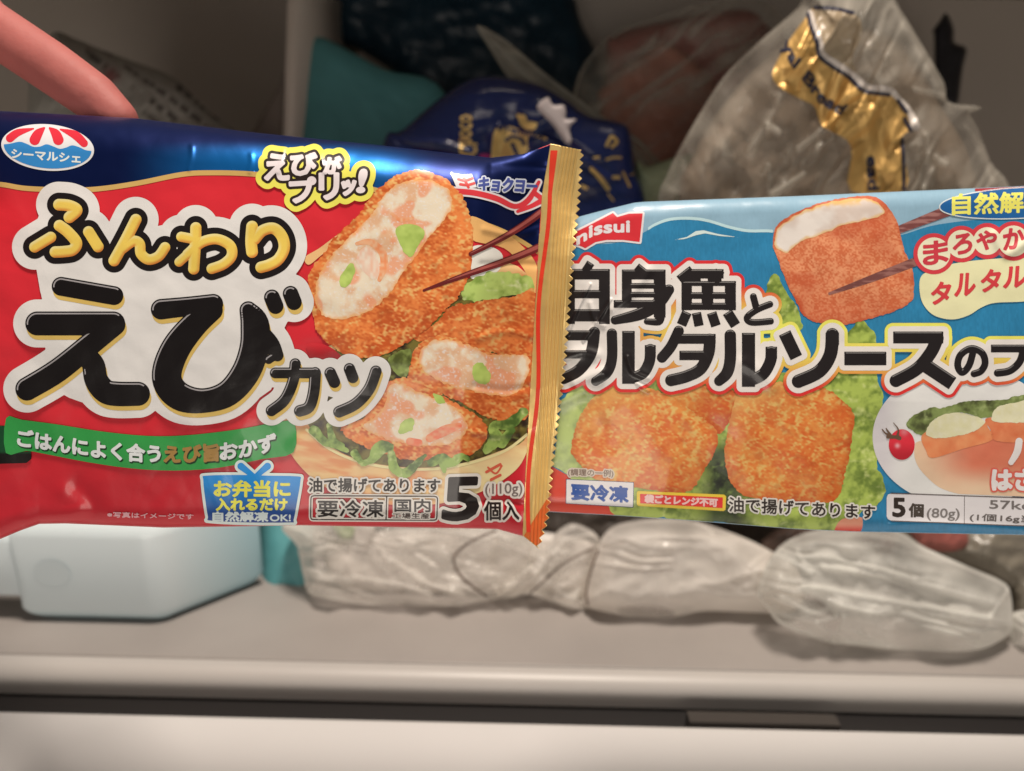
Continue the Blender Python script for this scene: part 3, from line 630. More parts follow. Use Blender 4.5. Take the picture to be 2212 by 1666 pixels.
SKYC = C(132, 158, 170); SEA = C(42, 114, 148)
emit('film_body', PR, frb, DR, fibres(SKYC, .03), M_paper, 0, 2.5, back=BR)
wave = smooth(np.vstack([[(1120, 530), (1248, 522)], T('Z5', [(420, 470), (600, 455), (760, 390), (850, 335), (960, 297), (1100, 290), (1230, 307), (1380, 352), (1520, 380), (1700, 383)]), T('Z6', [(300, 420), (700, 440), (960, 405), (1250, 325), (1851, 270), (3300, 200)])]), False, 5)
BOXR = polyp([(1100, 380), (2640, 380), (2640, 1180), (1100, 1180)], False)
ftop = lambda X, Y: np.interp(X, wave[:, 0], wave[:, 1]) - Y
part('printed_sea', PR, cut(BOXR, ftop, EDGE), fibres(SEA, .10), 1, 2.6)
def fcrest(X, Y): return np.maximum(np.abs(Y - np.interp(X, wave[:, 0], wave[:, 1]) + 2) - 3.2, np.maximum(1400 - X, X - 1670))
fcrest.box = (1390, 460, 1680, 520)
part('printed_wave', PR, fcrest, C(176, 196, 202), 1.6, 1.5)
part('printed_wave', PR, poly('Z5', [(985, 440), (1080, 418), (1145, 376), (1200, 370), (1300, 396), (1460, 422), (1320, 412), (1210, 392), (1150, 405), (1060, 434)], False), C(196, 204, 206), 2, 1.3)
# maker's red flag
nf = poly('Z5', [(240, 395), (310, 365), (400, 320), (545, 245), (575, 275), (660, 250), (760, 248), (738, 455), (620, 440), (500, 440), (420, 455), (345, 500), (300, 480), (240, 470)], False)
fl = part('maker_flag', PR, cut(grow(nf, 4.2), EDGE), C(210, 196, 190), 3, 1.4)
part('flag_panel', fl, cut(nf, EDGE), C(198, 42, 48), 3.7, 1.5)
nyc = lambda x: np.interp(x, [290, 340, 390, 460, 560, 660], [436, 408, 375, 352, 345, 343])
part('flag_lettering', fl, cut(grow(text('Z5', 'nissui', 0, 0, 0, lambda u, v: (285 + 378 * u, nyc(285 + 378 * u) + 78 * (.5 - v))), 1.5), EDGE), C(212, 198, 194), 4.4, 1.)
# lettuce, red corner and food at the foot
frc = cut(poly('Z7', [(60, 850), (160, 905), (250, 955), (620, 1000), (760, 1200), (600, 1290), (60, 1260)], False), EDGE)
part('printed_corner', PR, frc, C(196, 56, 34), 2, 2)
flett = cut(rough(union(poly('Z7', [(120, 880), (190, 350), (330, 220), (560, 160), (1700, 160), (1700, 1340), (1300, 1330), (980, 1300), (650, 1280), (560, 1205), (330, 1060), (250, 950)], False),
                        poly('Z8', [(-300, 150), (560, 90), (880, 120), (945, 320), (900, 470), (860, 640), (900, 900), (965, 1080), (900, 1200), (760, 1260), (700, 1290), (560, 1400), (-300, 1400)], False), poly('Z6', [(0, 745), (70, 700), (120, 790), (220, 960), (230, 1100), (-60, 1100)]), poly('Z6', [(600, 1080), (680, 1025), (770, 1120), (800, 1300), (760, 1480), (560, 1480), (540, 1200)])), 5, 16, 8), EDGE)
def lett(x, y):
    c = leaf(x, y, 27, C(96, 112, 44), C(160, 172, 78), C(206, 208, 134))
    dk = np.exp(-((x - 1565) / 52) ** 2) * sstep(930, 990, y); c = mixc(c, leaf(x, y, 55, C(20, 24, 12), C(62, 74, 34), C(118, 134, 66)), np.clip(dk * 1.2, 0, 1))
    return mixc(c, C(196, 204, 140), sstep(1300, 1230, x) * .45)
part('printed_lettuce', PR, flett, lett, 2.6, 2)
def nug(pts, seed, lv, z=None, warm=0):
    f = cut(rough(polyp(pts) if z is None else poly(z, pts), 2.6, 6, seed), EDGE)
    b = f.box
    def c(x, y):
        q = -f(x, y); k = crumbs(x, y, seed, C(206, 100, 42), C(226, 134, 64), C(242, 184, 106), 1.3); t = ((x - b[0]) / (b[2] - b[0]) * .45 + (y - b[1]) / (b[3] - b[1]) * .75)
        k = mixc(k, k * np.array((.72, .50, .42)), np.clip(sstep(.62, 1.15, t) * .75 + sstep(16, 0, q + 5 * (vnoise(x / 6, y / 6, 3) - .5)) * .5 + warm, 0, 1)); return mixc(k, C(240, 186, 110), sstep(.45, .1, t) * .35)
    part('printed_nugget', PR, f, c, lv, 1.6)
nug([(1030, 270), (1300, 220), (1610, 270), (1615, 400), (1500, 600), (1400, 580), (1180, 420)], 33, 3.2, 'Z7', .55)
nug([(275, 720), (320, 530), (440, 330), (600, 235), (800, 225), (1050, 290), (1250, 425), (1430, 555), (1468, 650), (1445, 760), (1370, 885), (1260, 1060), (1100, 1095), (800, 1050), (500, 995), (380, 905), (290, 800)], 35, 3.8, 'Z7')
n2 = np.vstack([T('Z7', [(1650, 260), (1565, 500), (1520, 760), (1545, 950), (1640, 1090), (1800, 1150)]), T('Z8', [(0, 1170), (420, 1185), (575, 1120), (622, 950), (660, 800), (690, 600), (702, 460), (600, 340), (430, 235), (0, 190)])])
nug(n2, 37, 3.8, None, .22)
part('printed_tomato', PR, cut(poly('Z8', [(545, 1385), (600, 1310), (720, 1290), (770, 1310), (740, 1420), (560, 1420)]), EDGE), lambda x, y: mixc(C(222, 140, 110), C(198, 62, 46), sstep(1130, 1146, y)), 3.2, 2)
# cube-shaped cutlet with chopsticks
part('printed_chopstick', PR, cut(strokes('Z6', [([(1400, 190), (950, 365)], (42, 28))]), EDGE), lambda x, y: mixc(C(112, 62, 58), C(150, 100, 92), sstep(.45, .7, fbm(x * .4, y * 2, 9, 2, 2))), 3, 1.5)
cu_o = [(40, 400), (100, 300), (300, 200), (520, 140), (720, 122), (830, 160), (930, 300), (980, 500), (1040, 640), (1055, 800), (1030, 890), (900, 960), (700, 1020), (560, 1050), (380, 1042), (260, 990), (200, 880), (130, 740), (80, 600), (40, 500)]
cc = cut(rough(poly('Z6', cu_o), 1.8, 8, 3), EDGE)
cxm = lambda x, y: mixc(mixc(C(188, 96, 58), C(212, 136, 94), sstep(.3, .72, fbm(x * 1.2, y, 22, 17, 3) * .5 + .5 * vnoise(x / 3.4, y / 2.8, 2))), C(176, 72, 42), np.clip(sstep(.5, .8, fbm(x, y, 60, 19, 2)) * .5 + sstep(8, 0, -cc(x, y)) * .3 + sstep(610, 690, y) * .4 + sstep(535, 500, y - (x - 1700) * -.22) * .35, 0, 1))
cb = part('printed_cutlet', PR, cc, cxm, 3.6, 1.6)
tp = rough(poly('Z6', [(48, 450), (90, 340), (300, 215), (540, 150), (720, 138), (800, 175), (840, 245), (720, 290), (540, 335), (400, 395), (240, 450), (140, 530), (70, 500)]), 3, 14, 4)
part('cutlet_filling', cb, tp, lambda x, y: mixc(mixc(C(196, 174, 158), C(212, 196, 182), sstep(.3, .7, fbm(x, y, 34, 3, 3))), C(204, 160, 96), np.clip(sstep(.42, .6, fbm(x, y, 22, 29, 3)) * sstep(450, 432, y - (1850 - x) * .1) + sstep(7, 0, -tp(x, y) + 5 * (fbm(x, y, 9, 3, 2) - .5)) * .8, 0, 1)), 4.2, 1.6)
part('printed_chopstick', PR, strokes('Z6', [([(1080, 592), (760, 715), (445, 828)], (32, 26, 10))]), lambda x, y: mixc(C(110, 64, 58), C(140, 92, 82), sstep(.45, .7, fbm(x * .4, y * 2, 9, 4, 2))), 4.6, 1.4)
# oval thaw badge, bubble words
ov = ell(*T('Z6', (1830, 172))[0], 175, 32, math.radians(-3))
ob = part('thaw_badge', PR, cut(grow(ov, 2.5), EDGE), C(200, 200, 200), 5, 1.5)
part('badge_panel', ob, cut(ov, EDGE), C(28, 84, 134), 5.6, 1.5)
part('badge_lettering', ob, cut(grow(text('Z6', '自然解凍', (1335, 258), (2030, 232), (1335, 110)), 1.6), EDGE), C(216, 202, 92), 6.3, 1.)
cl = cut(poly('Z6', [(1095, 790), (1110, 700), (1190, 660), (1400, 600), (1851, 560), (2150, 540), (2150, 850), (1851, 885), (1640, 895), (1540, 930), (1450, 985), (1330, 1015), (1200, 985), (1120, 900)]), EDGE)
cw = part('sauce_cloud', PR, cl, C(222, 204, 156), 5, 1.7)
for s, x0, x1, y0, y1 in (('タ', 1180, 1312, 905, 752), ('ル', 1352, 1492, 845, 690), ('タ', 1540, 1672, 815, 662), ('ル', 1705, 1862, 785, 640), ('ソ', 1900, 2050, 760, 620)):
    part('cloud_lettering', cw, cut(grow(text('Z6', s, (x0, y0), (x1, y0 - 10), (x0 + 10, y1)), 2.0), EDGE), C(196, 58, 60), 6.2, 1.)
circ = union(*[ell(*T('Z6', p)[0], r * .29876, r * .29876) for p, r in (((1200, 540), 118), ((1400, 470), 102), ((1585, 448), 100), ((1775, 448), 112), ((1960, 420), 100))])
ci = part('round_bubble', PR, cut(grow(circ, 9), EDGE), C(196, 56, 62), 5.8, 1.6)
part('bubble_panel', ci, cut(circ, EDGE), C(224, 206, 170), 6.4, 1.6)
for s, x0, x1, y0, y1 in (('ま', 1125, 1300, 622, 462), ('ろ', 1342, 1472, 548, 412), ('や', 1512, 1650, 518, 388), ('か', 1705, 1850, 512, 368)):
    part('bubble_lettering', ci, cut(grow(text('Z6', s, (x0, y0), (x1, y0 - 22), (x0, y1)), 2.0), EDGE), C(186, 54, 62), 7.2, 1.)
# title
T1 = [([(200, 688), (522, 688)], 38, 'b'), ([(200, 832), (500, 832)], 30, 'b'), ([(200, 985), (500, 985)], 44, 'b'), ([(483, 652), (483, 1048)], 40, 'b'), ([(230, 652), (230, 1048)], 40, 'b'), ([(385, 605), (330, 690)], 30, 'b'),
      ([(712, 636), (790, 700)], 34, 'b'), ([(610, 690), (926, 690)], 36, 'b'), ([(645, 655), (645, 930)], 36, 'b'), ([(883, 655), (883, 1000)], 43, 'b'), ([(640, 772), (900, 772)], 20, 'b'), ([(640, 836), (900, 836)], 20, 'b'), ([(550, 903), (900, 903)], 28, 'b'), ([(950, 800), (870, 900), (740, 975), (560, 1020)], (38, 44, 44, 32)), ([(883, 980), (875, 1030), (790, 1030)], (40, 28, 22)),
      ([(1120, 655), (1025, 730)], 34, 'b'), ([(1100, 685), (1345, 685)], 34, 'b'), ([(1320, 660), (1280, 750)], 34, 'b'), ([(1040, 755), (1435, 755)], 18, 'b'), ([(1078, 740), (1078, 948)], 38, 'b'), ([(1394, 740), (1394, 948)], 40, 'b'), ([(1228, 740), (1228, 945)], 42, 'b'), ([(1050, 842), (1420, 842)], 24, 'b'), ([(1040, 920), (1435, 920)], 26, 'b'), ([(1060, 712), (1180, 712)], 30, 'b'), ([(1230, 715), (1330, 715)], 34, 'b'),
      ([(1080, 962), (1040, 1055)], 36, 'b'), ([(1148, 966), (1168, 1062)], 34, 'b'), ([(1258, 966), (1290, 1062)], 36, 'b'), ([(1372, 962), (1432, 1058)], 38, 'b'),
      ([(1560, 850), (1582, 935)], 25), ([(1680, 905), (1585, 945), (1515, 1000), (1550, 1036), (1685, 1028)], 24),
      ([(180, 1130), (440, 1130)], 36, 'b'), ([(410, 1110), (385, 1260), (300, 1380), (190, 1440)], 42), ([(190, 1268), (390, 1268)], 30, 'b'),
      ([(537, 1118), (537, 1300), (500, 1400), (420, 1462)], (38, 38, 38, 34)), ([(657, 1098), (657, 1480)], 46, 'b'), ([(670, 1440), (760, 1405), (808, 1320), (815, 1232)], 40), ([(815, 1200), (815, 1290)], 40, 'b'),
      ([(1020, 1098), (965, 1210), (900, 1290)], 38, 'c'), ([(985, 1155), (1288, 1155)], 36, 'b'), ([(1245, 1160), (1235, 1260), (1180, 1370), (1080, 1425), (965, 1455)], 43), ([(1025, 1275), (1230, 1275)], 34, 'b'),
      ([(1393, 1130), (1393, 1300), (1370, 1400), (1312, 1460)], (42, 42, 42, 36)), ([(1525, 1112), (1525, 1502)], 48, 'b'), ([(1540, 1455), (1630, 1410), (1682, 1320), (1690, 1250)], 42), ([(1690, 1212), (1690, 1300)], 42, 'b')]
T2 = [([(120, 1112), (205, 1290)], 46, 'b'), ([(465, 1125), (450, 1270), (370, 1390), (220, 1462)], 48), ([(465, 1112), (465, 1200)], 49, 'b'), ([(552, 1297), (856, 1297)], 49, 'b'),
      ([(905, 1145), (1268, 1145)], 43, 'b'), ([(1225, 1150), (1180, 1250), (1080, 1370), (925, 1458)], 46), ([(1120, 1335), (1335, 1478)], 50, 'b'),
      ([(1485, 1240), (1455, 1345), (1405, 1398), (1372, 1350), (1392, 1272), (1470, 1225), (1548, 1258), (1570, 1330), (1540, 1388), (1490, 1408)], 25), ([(1612, 1225), (1880, 1225)], 28, 'b'), ([(1850, 1225), (1820, 1320), (1750, 1385), (1660, 1402)], 27),
      ([(1930, 1210), (2150, 1210)], 28, 'b'), ([(2120, 1210), (2080, 1330), (1960, 1400)], 28)]
rt = union(strokes('Z5', T1), strokes('Z6', T2))
def warmc(x, y):
    t = (y - 560) / 300.; c = mixc(C(200, 44, 46), C(228, 190, 84), sstep(.15, .52, t) * sstep(1300, 1560, x) * .9 + .35 * sstep(.2, .45, t) * sstep(.75, .5, t)); return mixc(c, C(204, 46, 42), sstep(.70, .95, t))
ti = part('title', PR, cut(grow(rt, 18.5), EDGE), warmc, 8, 1.7)
part('title_outline', ti, cut(grow(rt, 11.5), EDGE), C(214, 200, 188), 8.8, 1.5)
part('title_lettering', ti, cut(rt, EDGE), C(30, 24, 24), 9.6, 1.3)
def hl2(f):
    def h(X, Y):
        s = f(X, Y); e = 1.; k = (f(X, Y + e) - f(X, Y - e)) / 2
        return np.maximum(np.abs(s + 2.6) - 1.0, (k + .72) * 6)
    h.box = f.box; return h
part('title_highlight', ti, cut(hl2(rt), EDGE), C(120, 112, 106), 10.2, 1.)
# serving plate picture
plate = cut(ell(*T('Z8', (1600, 640))[0], 199, 150), lambda X, Y: Y - np.interp(X, [1900, 2260], [1063, 1079]), EDGE)
pp = part('printed_plate', PR, plate, lambda x, y: mixc(C(196, 184, 180), C(212, 203, 196), sstep(1900, 1960, x)), 4.2, 1.8)
part('printed_bun', pp, cut(poly('F4', [(700, 640), (800, 560), (1500, 480), (1900, 480), (1900, 1120), (1300, 1120), (1000, 1060), (840, 950), (720, 800)]), lambda X, Y: Y - np.interp(X, [1900, 2260], [1060, 1075]), EDGE), lambda x, y: mixc(mixc(C(214, 180, 146), C(200, 104, 76), sstep(1985, 2110, x + (1000 - y) * .3) * sstep(1060, 1000, y)), C(206, 140, 108), .25 * fbm(x, y, 30, 3, 2)), 4.8, 1.7)
part('printed_lettuce', pp, cut(rough(poly('F4', [(620, 410), (700, 310), (850, 240), (1000, 240), (1180, 175), (1400, 165), (1620, 160), (1700, 120), (1900, 120), (1600, 270), (1400, 345), (1250, 300), (1100, 290), (900, 360), (800, 500), (720, 500)]), 3, 9, 3), EDGE), lambda x, y: leaf(x, y, 67, C(70, 72, 40), C(126, 136, 76), C(176, 182, 120)), 5.4, 1.4)
part('printed_nugget', pp, cut(poly('F4', [(765, 540), (830, 470), (1000, 420), (1380, 380), (1430, 430), (1475, 560), (1180, 650), (880, 742), (810, 660)]), EDGE), lambda x, y: mixc(C(208, 106, 64), C(222, 140, 92), fbm(x, y, 16, 4, 3)), 6, 1.4)
part('printed_nugget', pp, cut(poly('F4', [(1410, 350), (1600, 330), (1900, 320), (1900, 560), (1520, 572), (1460, 460)]), EDGE), lambda x, y: mixc(C(200, 98, 60), C(220, 132, 88), fbm(x, y, 16, 6, 3)), 6, 1.4)
for q in ([(808, 480), (900, 350), (1090, 285), (1250, 308), (1370, 350), (1400, 398), (1250, 490), (1000, 540), (870, 535)], [(1465, 340), (1530, 235), (1700, 188), (1900, 170), (1900, 370), (1600, 385), (1500, 375)]):
    part('tartar_sauce', pp, cut(rough(poly('F4', q), 1.5, 7, 2), EDGE), lambda x, y: mixc(C(206, 194, 146), C(222, 212, 172), fbm(x, y, 9, 8, 3)), 6.6, 1.3)
part('printed_tomato', pp, ell(*T('Z8', (1088, 702))[0], 28, 33), lambda x, y: mixc(mixc(C(206, 44, 56), C(168, 28, 40), sstep(950, 990, y)), C(232, 150, 150), np.exp(-((x - 1938.5) ** 2 + (y - 963) ** 2) / 22.) + .45 * np.exp(-((x - 1953) ** 2 + (y - 933) ** 2) / 60.)), 6.6, 1.3)
part('tomato_stalk', pp, strokes('Z8', [([(930, 580), (970, 620), (1070, 650)], (5, 8, 16)), ([(960, 570), (1000, 630)], (4, 12)), ([(1020, 525), (1060, 580), (1050, 640)], (3, 6, 12)), ([(975, 640), (1060, 640)], 14)]), C(96, 70, 52), 7.2, 1.1)
hs = text('F4', 'はさむだけ', (1480, 1062), (2560, 1062), (1480, 862)); h2 = strokes('F4', [([(1745, 575), (1725, 680), (1665, 785)], (36, 36, 28))])
part('plate_lettering', pp, cut(grow(hs, 6.5), EDGE), C(204, 92, 76), 6.8, 1.2)
part('plate_lettering', pp, cut(union(grow(hs, 2.8), h2), EDGE), C(222, 202, 196), 7.5, 1.1)
# information box
ib = poly('Z8', [(965, 1135), (975, 1108), (1000, 1100), (2800, 1160), (2800, 1390), (1005, 1322), (975, 1308), (965, 1285)], False)
inf = part('information_box', PR, cut(ib, EDGE), C(210, 198, 192), 5.2, 1.8)
part('box_rule', inf, cut(strokes('Z8', [([(1000, 1098), (2800, 1160)], 4), ([(1005, 1323), (2800, 1391)], 4), ([(1598, 1122), (1596, 1340)], 2.5)]), EDGE), C(90, 76, 72), 6, 1.1)
for s, a, b, c, g_, ink in (('5', (1018, 1285), (1112, 1287), (1018, 1140), 2.0, C(50, 40, 34)), ('個', (1148, 1288), (1262, 1292), (1150, 1182), 1.3, C(70, 60, 52)), ('(80g)', (1290, 1318), (1555, 1322), (1295, 1220), .5, C(120, 110, 104)), ('57kcal', (1802, 1222), (2240, 1236), (1802, 1155), .5, C(110, 100, 94)), ('(1個16g当り)', (1640, 1328), (2330, 1352), (1645, 1262), .5, C(100, 90, 84))):
    part('box_lettering', inf, cut(grow(text('Z8', s, a, b, c), g_), EDGE), ink, 6, .9)
# labels along the foot
kb = part('freeze_label', PR, cut(poly('F2', [(25, 268), (612, 296), (607, 517), (21, 482)], False), EDGE), C(40, 60, 90), 5, 1.5)
part('label_panel', kb, cut(poly('F2', [(29, 273), (607, 300), (602, 511), (26, 478)], False), EDGE), C(212, 200, 196), 5.7, 1.5)
part('label_lettering', kb, grow(text('F2', '要冷凍', (76, 445), (560, 470), (72, 312)), 1.7), C(30, 70, 136), 6.4, 1.)
rl = part('warning_label', PR, poly('F2', [(645, 372), (1390, 403), (1408, 418), (1402, 535), (1385, 546), (650, 502), (636, 490), (636, 385)], False), C(222, 178, 50), 5, 1.5)
part('label_panel', rl, poly('F2', [(664, 397), (1380, 428), (1377, 520), (664, 478)], False), C(204, 44, 40), 5.7, 1.5)
part('label_lettering', rl, grow(text('F2', '袋ごとレンジ不可', (705, 472), (1330, 508), (708, 404)), 1.2), C(222, 170, 160), 6.4, .9)
fo = text('O', '油で揚げてあります', (1575, 1105), (1890, 1122), (1575, 1074))
part('print_outline', PR, cut(grow(fo, 4), EDGE), C(206, 194, 180), 5, 1.1); part('print_lettering', PR, cut(grow(fo, .7), EDGE), C(46, 36, 30), 5.7, .9)
fo = text('F2', '(調理の一例)', (42, 246), (432, 258), (44, 180))
part('print_outline', PR, cut(grow(fo, 3), EDGE), C(200, 180, 160), 5, 1.1); part('print_lettering', PR, cut(grow(fo, .3), EDGE), C(120, 96, 80), 5.7, .9)
part('edge_line', PR, cut(strokes('O', [([(2110, 410), (2230, 405), (2640, 389)], 4)]), EDGE), C(150, 40, 44), 5, 1.6)

# ------------------------------------------------------------------ soft bags and blocks behind
FILMS = ('freezer_bag', 'clear_bag', 'frosted_bag', 'bread_bag', 'milky_bag')
def bag(name, label, cat, pts, d0, bulge, m, amp=.004, sc=70, seed=0, edge=60, thick=.02, step=4., col=(1, 1, 1), tilt=0., group=None, parent=None, sm=True, fold=0., root=None, lines=()):
    p = np.array(pts, float); f = polyp(p, sm); y1 = f.box[3]; d_0 = d0 if callable(d0) else (lambda x, y: d0)
    def dep(x, y):
        e = np.clip(-f(x, y) / edge / (1.6 if name in FILMS else 1), 0, 1); pr = np.sin(e * math.pi / 2) ** 1.15 if name in FILMS else np.sqrt(np.maximum(1 - (1 - e) ** 2, 0))
        w = amp * ((creases(x, y, sc, seed) - .5) * .9 + .35 * (creases(x, y, sc * .4, seed + 31) - .5)) + .5 * amp * (fbm(x, y, sc * 2.2, seed + 2, 2) - .5)
        for q, wd, h in lines: w = w + crease(x, y, q, wd, h)
        if fold: w = w + fold * (1 - np.abs(2 * vnoise((x * .35 + y) / (sc * .5), (x - y * .3) / (sc * 3.), seed + 20) - 1))
        return d_0(x, y) + tilt * (y1 - y) / 1000 - bulge * pr - w * (.45 + .55 * pr)
    bk = lambda x, y: np.maximum(dep(x, y) + .0004, d_0(x, y) + tilt * (y1 - y) / 1000 + thick * np.sqrt(np.maximum(1 - (1 - np.clip(-f(x, y) / edge, 0, 1)) ** 2, 0)))
    o = emit(name, parent, f, dep, col, m, 0, step, back=bk)
    if label: tag(o, label, cat, group)
    return o, dep, f
def film(name, label, cat, pts, d0, bulge, m, base=.45, fade=None, folds=(), layers=(), ang=-12., lam=26., pamp=.0022, amp=.006, sc=70, seed=0, edge=60, thick=.02, step=2.5, hem=.25, streak=.5):
    """thin plastic bag: long pleats along one direction, crumple, and a film whose milkiness varies with its layers"""
    d_0 = d0 if callable(d0) else (lambda x, y: d0)
    p = np.array(pts, float); f = polyp(p, True); ca, sa = math.cos(math.radians(ang)), math.sin(math.radians(ang)); y1 = f.box[3]
    FO = [(smooth(T(z, q), False, 5), wd, do, h) for z, q, wd, do, h in folds]; LY = [(poly(z, q), ft, do) for z, q, ft, do in layers]
    def foldd(x, y, k):
        t = 0
        for q, wd, do, h in FO:
            D = np.full(np.shape(x), 1e9)
            for i in range(len(q) - 1): D = np.minimum(D, seg_d(x, y, q[i][0], q[i][1], q[i + 1][0], q[i + 1][1])[0])
            t = t + (do if k else h) * np.exp(-(D / wd) ** (2 if k else 1.3))
        return t
    def pleat(x, y):
        u = x * ca + y * sa; v = -x * sa + y * ca; wv = 1.6 * (vnoise(u / 190., v / 60., seed) - .5) + .5 * (vnoise(u / 60., v / 30., seed + 3) - .5)
        t = np.abs(2 * ((v / lam + wv * 1.6) % 1) - 1); t2 = np.abs(2 * ((v / (lam * .43) + wv * 2.3 + .3) % 1) - 1); k = np.clip(2.4 * vnoise(u / 130., v / 45., seed + 5) - .5, 0, 1)
        return (t * .7 + t2 * .3) * k
    def dep(x, y):
        e = np.clip(-f(x, y) / edge / 1.5, 0, 1); pr = np.sin(e * math.pi / 2) ** 1.1
        return d_0(x, y) - foldd(x, y, 0) - bulge * pr - (.4 + .6 * pr) * (pamp * pleat(x, y) + amp * (.75 * (creases(x, y, sc, seed) - .5) + .25 * (creases(x, y, sc * .42, seed + 31) - .5) + .6 * (fbm(x, y, sc * 2, seed + 2, 2) - .5)))
    bk = lambda x, y: np.maximum(dep(x, y) + .0004, d_0(x, y) + thick * np.sin(np.clip(-f(x, y) / edge, 0, 1) * math.pi / 2))
    def op(x, y):
        q = -f(x, y); o = base + streak * (pleat(x, y) - .35) + .5 * (fbm(x, y, 80, seed + 9, 3) - .5) + hem * np.exp(-((q - 5) / 3.) ** 2) + .3 * (creases(x, y, sc, seed) - .5) + foldd(x, y, 1)
        for g, ft, do in LY: o = o + do * sstep(ft, -ft, g(x, y))
        if fade: o = o * (fade[2] + (1 - fade[2]) * sstep(fade[0], fade[1], y + 22 * (fbm(x, y, 90, seed + 4, 2) - .5)))
        return np.repeat(np.clip(o, .06, .97)[:, None], 3, 1)
    o = emit(name, None, f, dep, op, m, 0, step, back=bk); tag(o, label, cat); return o, dep, f
def upright(Y):
    return lambda x, y: Y / (RT[1] * (x - 1106) / 1106 * HT - UP[1] * (y - 833) / 1106 * HT + FW[1])
def fd(x, y): return float(floor_depth(x, y, Z_SHELF))

# cold block lying at the front left: rounded box with a stepped neck
M_ice = mat('ice_block_plastic', attr=True, rough_=.38, sss=.0, bump=.03, bscale=60)
A = on_floor(40, 1345, Z_SHELF); Bq = on_floor(352, 1352, Z_SHELF); Cq = on_floor(584, 1258, Z_SHELF)
ex = Bq - A; ex /= np.linalg.norm(ex); Lx = np.linalg.norm(Bq - A); ey = Cq - Bq; Ly = np.linalg.norm(ey); ey /= Ly
hz = dpt(200, 1128, 1)[2]
tdir = world(np.array(200.), np.array(1122.), np.array(1.)) - CAM
kk = (A[1] + .006) / tdir[1]; HZ = CAM[2] + kk * tdir[2] - Z_SHELF
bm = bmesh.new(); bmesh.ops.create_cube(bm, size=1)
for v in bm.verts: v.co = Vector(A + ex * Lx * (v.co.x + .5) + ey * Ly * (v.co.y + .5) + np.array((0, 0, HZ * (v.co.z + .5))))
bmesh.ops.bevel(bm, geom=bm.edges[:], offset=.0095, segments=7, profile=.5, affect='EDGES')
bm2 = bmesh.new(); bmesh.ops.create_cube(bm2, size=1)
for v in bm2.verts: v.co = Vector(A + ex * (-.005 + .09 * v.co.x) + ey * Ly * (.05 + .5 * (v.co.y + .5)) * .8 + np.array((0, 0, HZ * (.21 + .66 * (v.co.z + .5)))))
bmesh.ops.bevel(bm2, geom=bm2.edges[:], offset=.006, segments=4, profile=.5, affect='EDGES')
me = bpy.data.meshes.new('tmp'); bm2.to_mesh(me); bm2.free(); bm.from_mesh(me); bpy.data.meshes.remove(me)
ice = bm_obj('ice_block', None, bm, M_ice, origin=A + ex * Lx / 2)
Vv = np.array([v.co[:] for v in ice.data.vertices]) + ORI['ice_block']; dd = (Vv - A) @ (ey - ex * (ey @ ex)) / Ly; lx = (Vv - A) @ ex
cw_ = mixc(np.array((.72, .82, .86)), np.array((.42, .64, .72)), sstep(.05, .35, dd)); cw_ = mixc(cw_, np.array((.28, .52, .60)), sstep(.012, .0, Vv[:, 2] - Z_SHELF) * .6)  # side shade and teal bounce painted into the colour; base darker too
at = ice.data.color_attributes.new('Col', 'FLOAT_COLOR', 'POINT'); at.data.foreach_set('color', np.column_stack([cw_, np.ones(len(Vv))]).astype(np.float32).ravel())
tag(ice, 'whitish blue plastic ice block with a stepped neck, on the shelf below the red packet', 'ice pack')
# its blue moulded dimple and parting line
M_dimp = mat('ice_block_blue', color=(.66, .76, .80), rough_=.4)
nrm = np.cross(ex, (0, 0, 1.)); nrm /= np.linalg.norm(nrm)
pc = A + ex * Lx * .30 + np.array((0, 0, HZ * .52)) + nrm * .0002
bm = bmesh.new(); bmesh.ops.create_circle(bm, cap_ends=True, radius=1, segments=28)
for v in bm.verts: v.co = Vector(pc + ex * v.co.x * .0105 + np.array((0, 0, 1)) * v.co.y * .0085 + nrm * .0003)
bmesh.ops.recalc_face_normals(bm, faces=bm.faces[:]); bm_obj('dimple', ice, bm, M_dimp)

M_teal = mat('teal_fabric', color=(.10, .34, .37), rough_=.55, bump=.15, bscale=90, var=.08, vscale=14)
o, _, _ = bag('cold_pack', 'tall teal soft cold pack standing right of the divider behind the red packet', 'cold pack', [(650, 96), (690, 80), (740, 102), (830, 150), (965, 207), (1000, 500), (900, 700), (700, 800), (680, 1000), (672, 1292), (620, 1280), (566, 1262), (570, 900), (618, 500), (640, 260)], fd(640, 1288) + .02, .012, M_teal, .003, 120, 4, 40, .02, 5., tilt=.05)
M_tealin = mat('dark_blue_bag', color=(.006, .026, .045), rough_=.45, bump=.2, bscale=40, var=.2, vscale=18)
bag('blue_bag', 'dark blue soft bag lying deep in the freezer above the teal cold pack', 'bag', [(658, -60), (660, 90), (760, 100), (900, 200), (1000, 330), (1160, 330), (1300, 200), (1260, 60), (1160, -60)], .66, .03, M_tealin, .012, 110, 6, 80, .05, 6.)

# patterned paper packet at the upper left
M_news = mat('printed_paper', attr=True, rough_=.6, bump=.1, bscale=60)
def newsc(x, y):
    u = (x * .80 + y * .60); v = (-x * .60 + y * .80); line = (np.sin(v / 4.6) > .1) & (vnoise(u / 5., np.floor(v / 28.9) * 7.1, 3) > .42) & (fbm(x, y, 70, 5, 2) > .47)
    c = mixc(np.array((.30, .29, .26)), np.array((.07, .06, .055)), line * .85); return mixc(c, np.array((.26, .06, .07)), np.exp(-((x - 238) ** 2 + (y - 165) ** 2) / 300.) * .8)
npk, _, _ = bag('paper_packet', 'grey paper packet with rows of small dark print, behind the finger at upper left', 'packet', [(118, 70), (165, 85), (225, 110), (285, 132), (360, 160), (400, 190), (450, 240), (520, 300), (540, 420), (540, 1080), (100, 1080), (60, 250), (90, 120)], .52, .02, M_news, .007, 90, 8, 50, .03, 2.5, col=newsc)
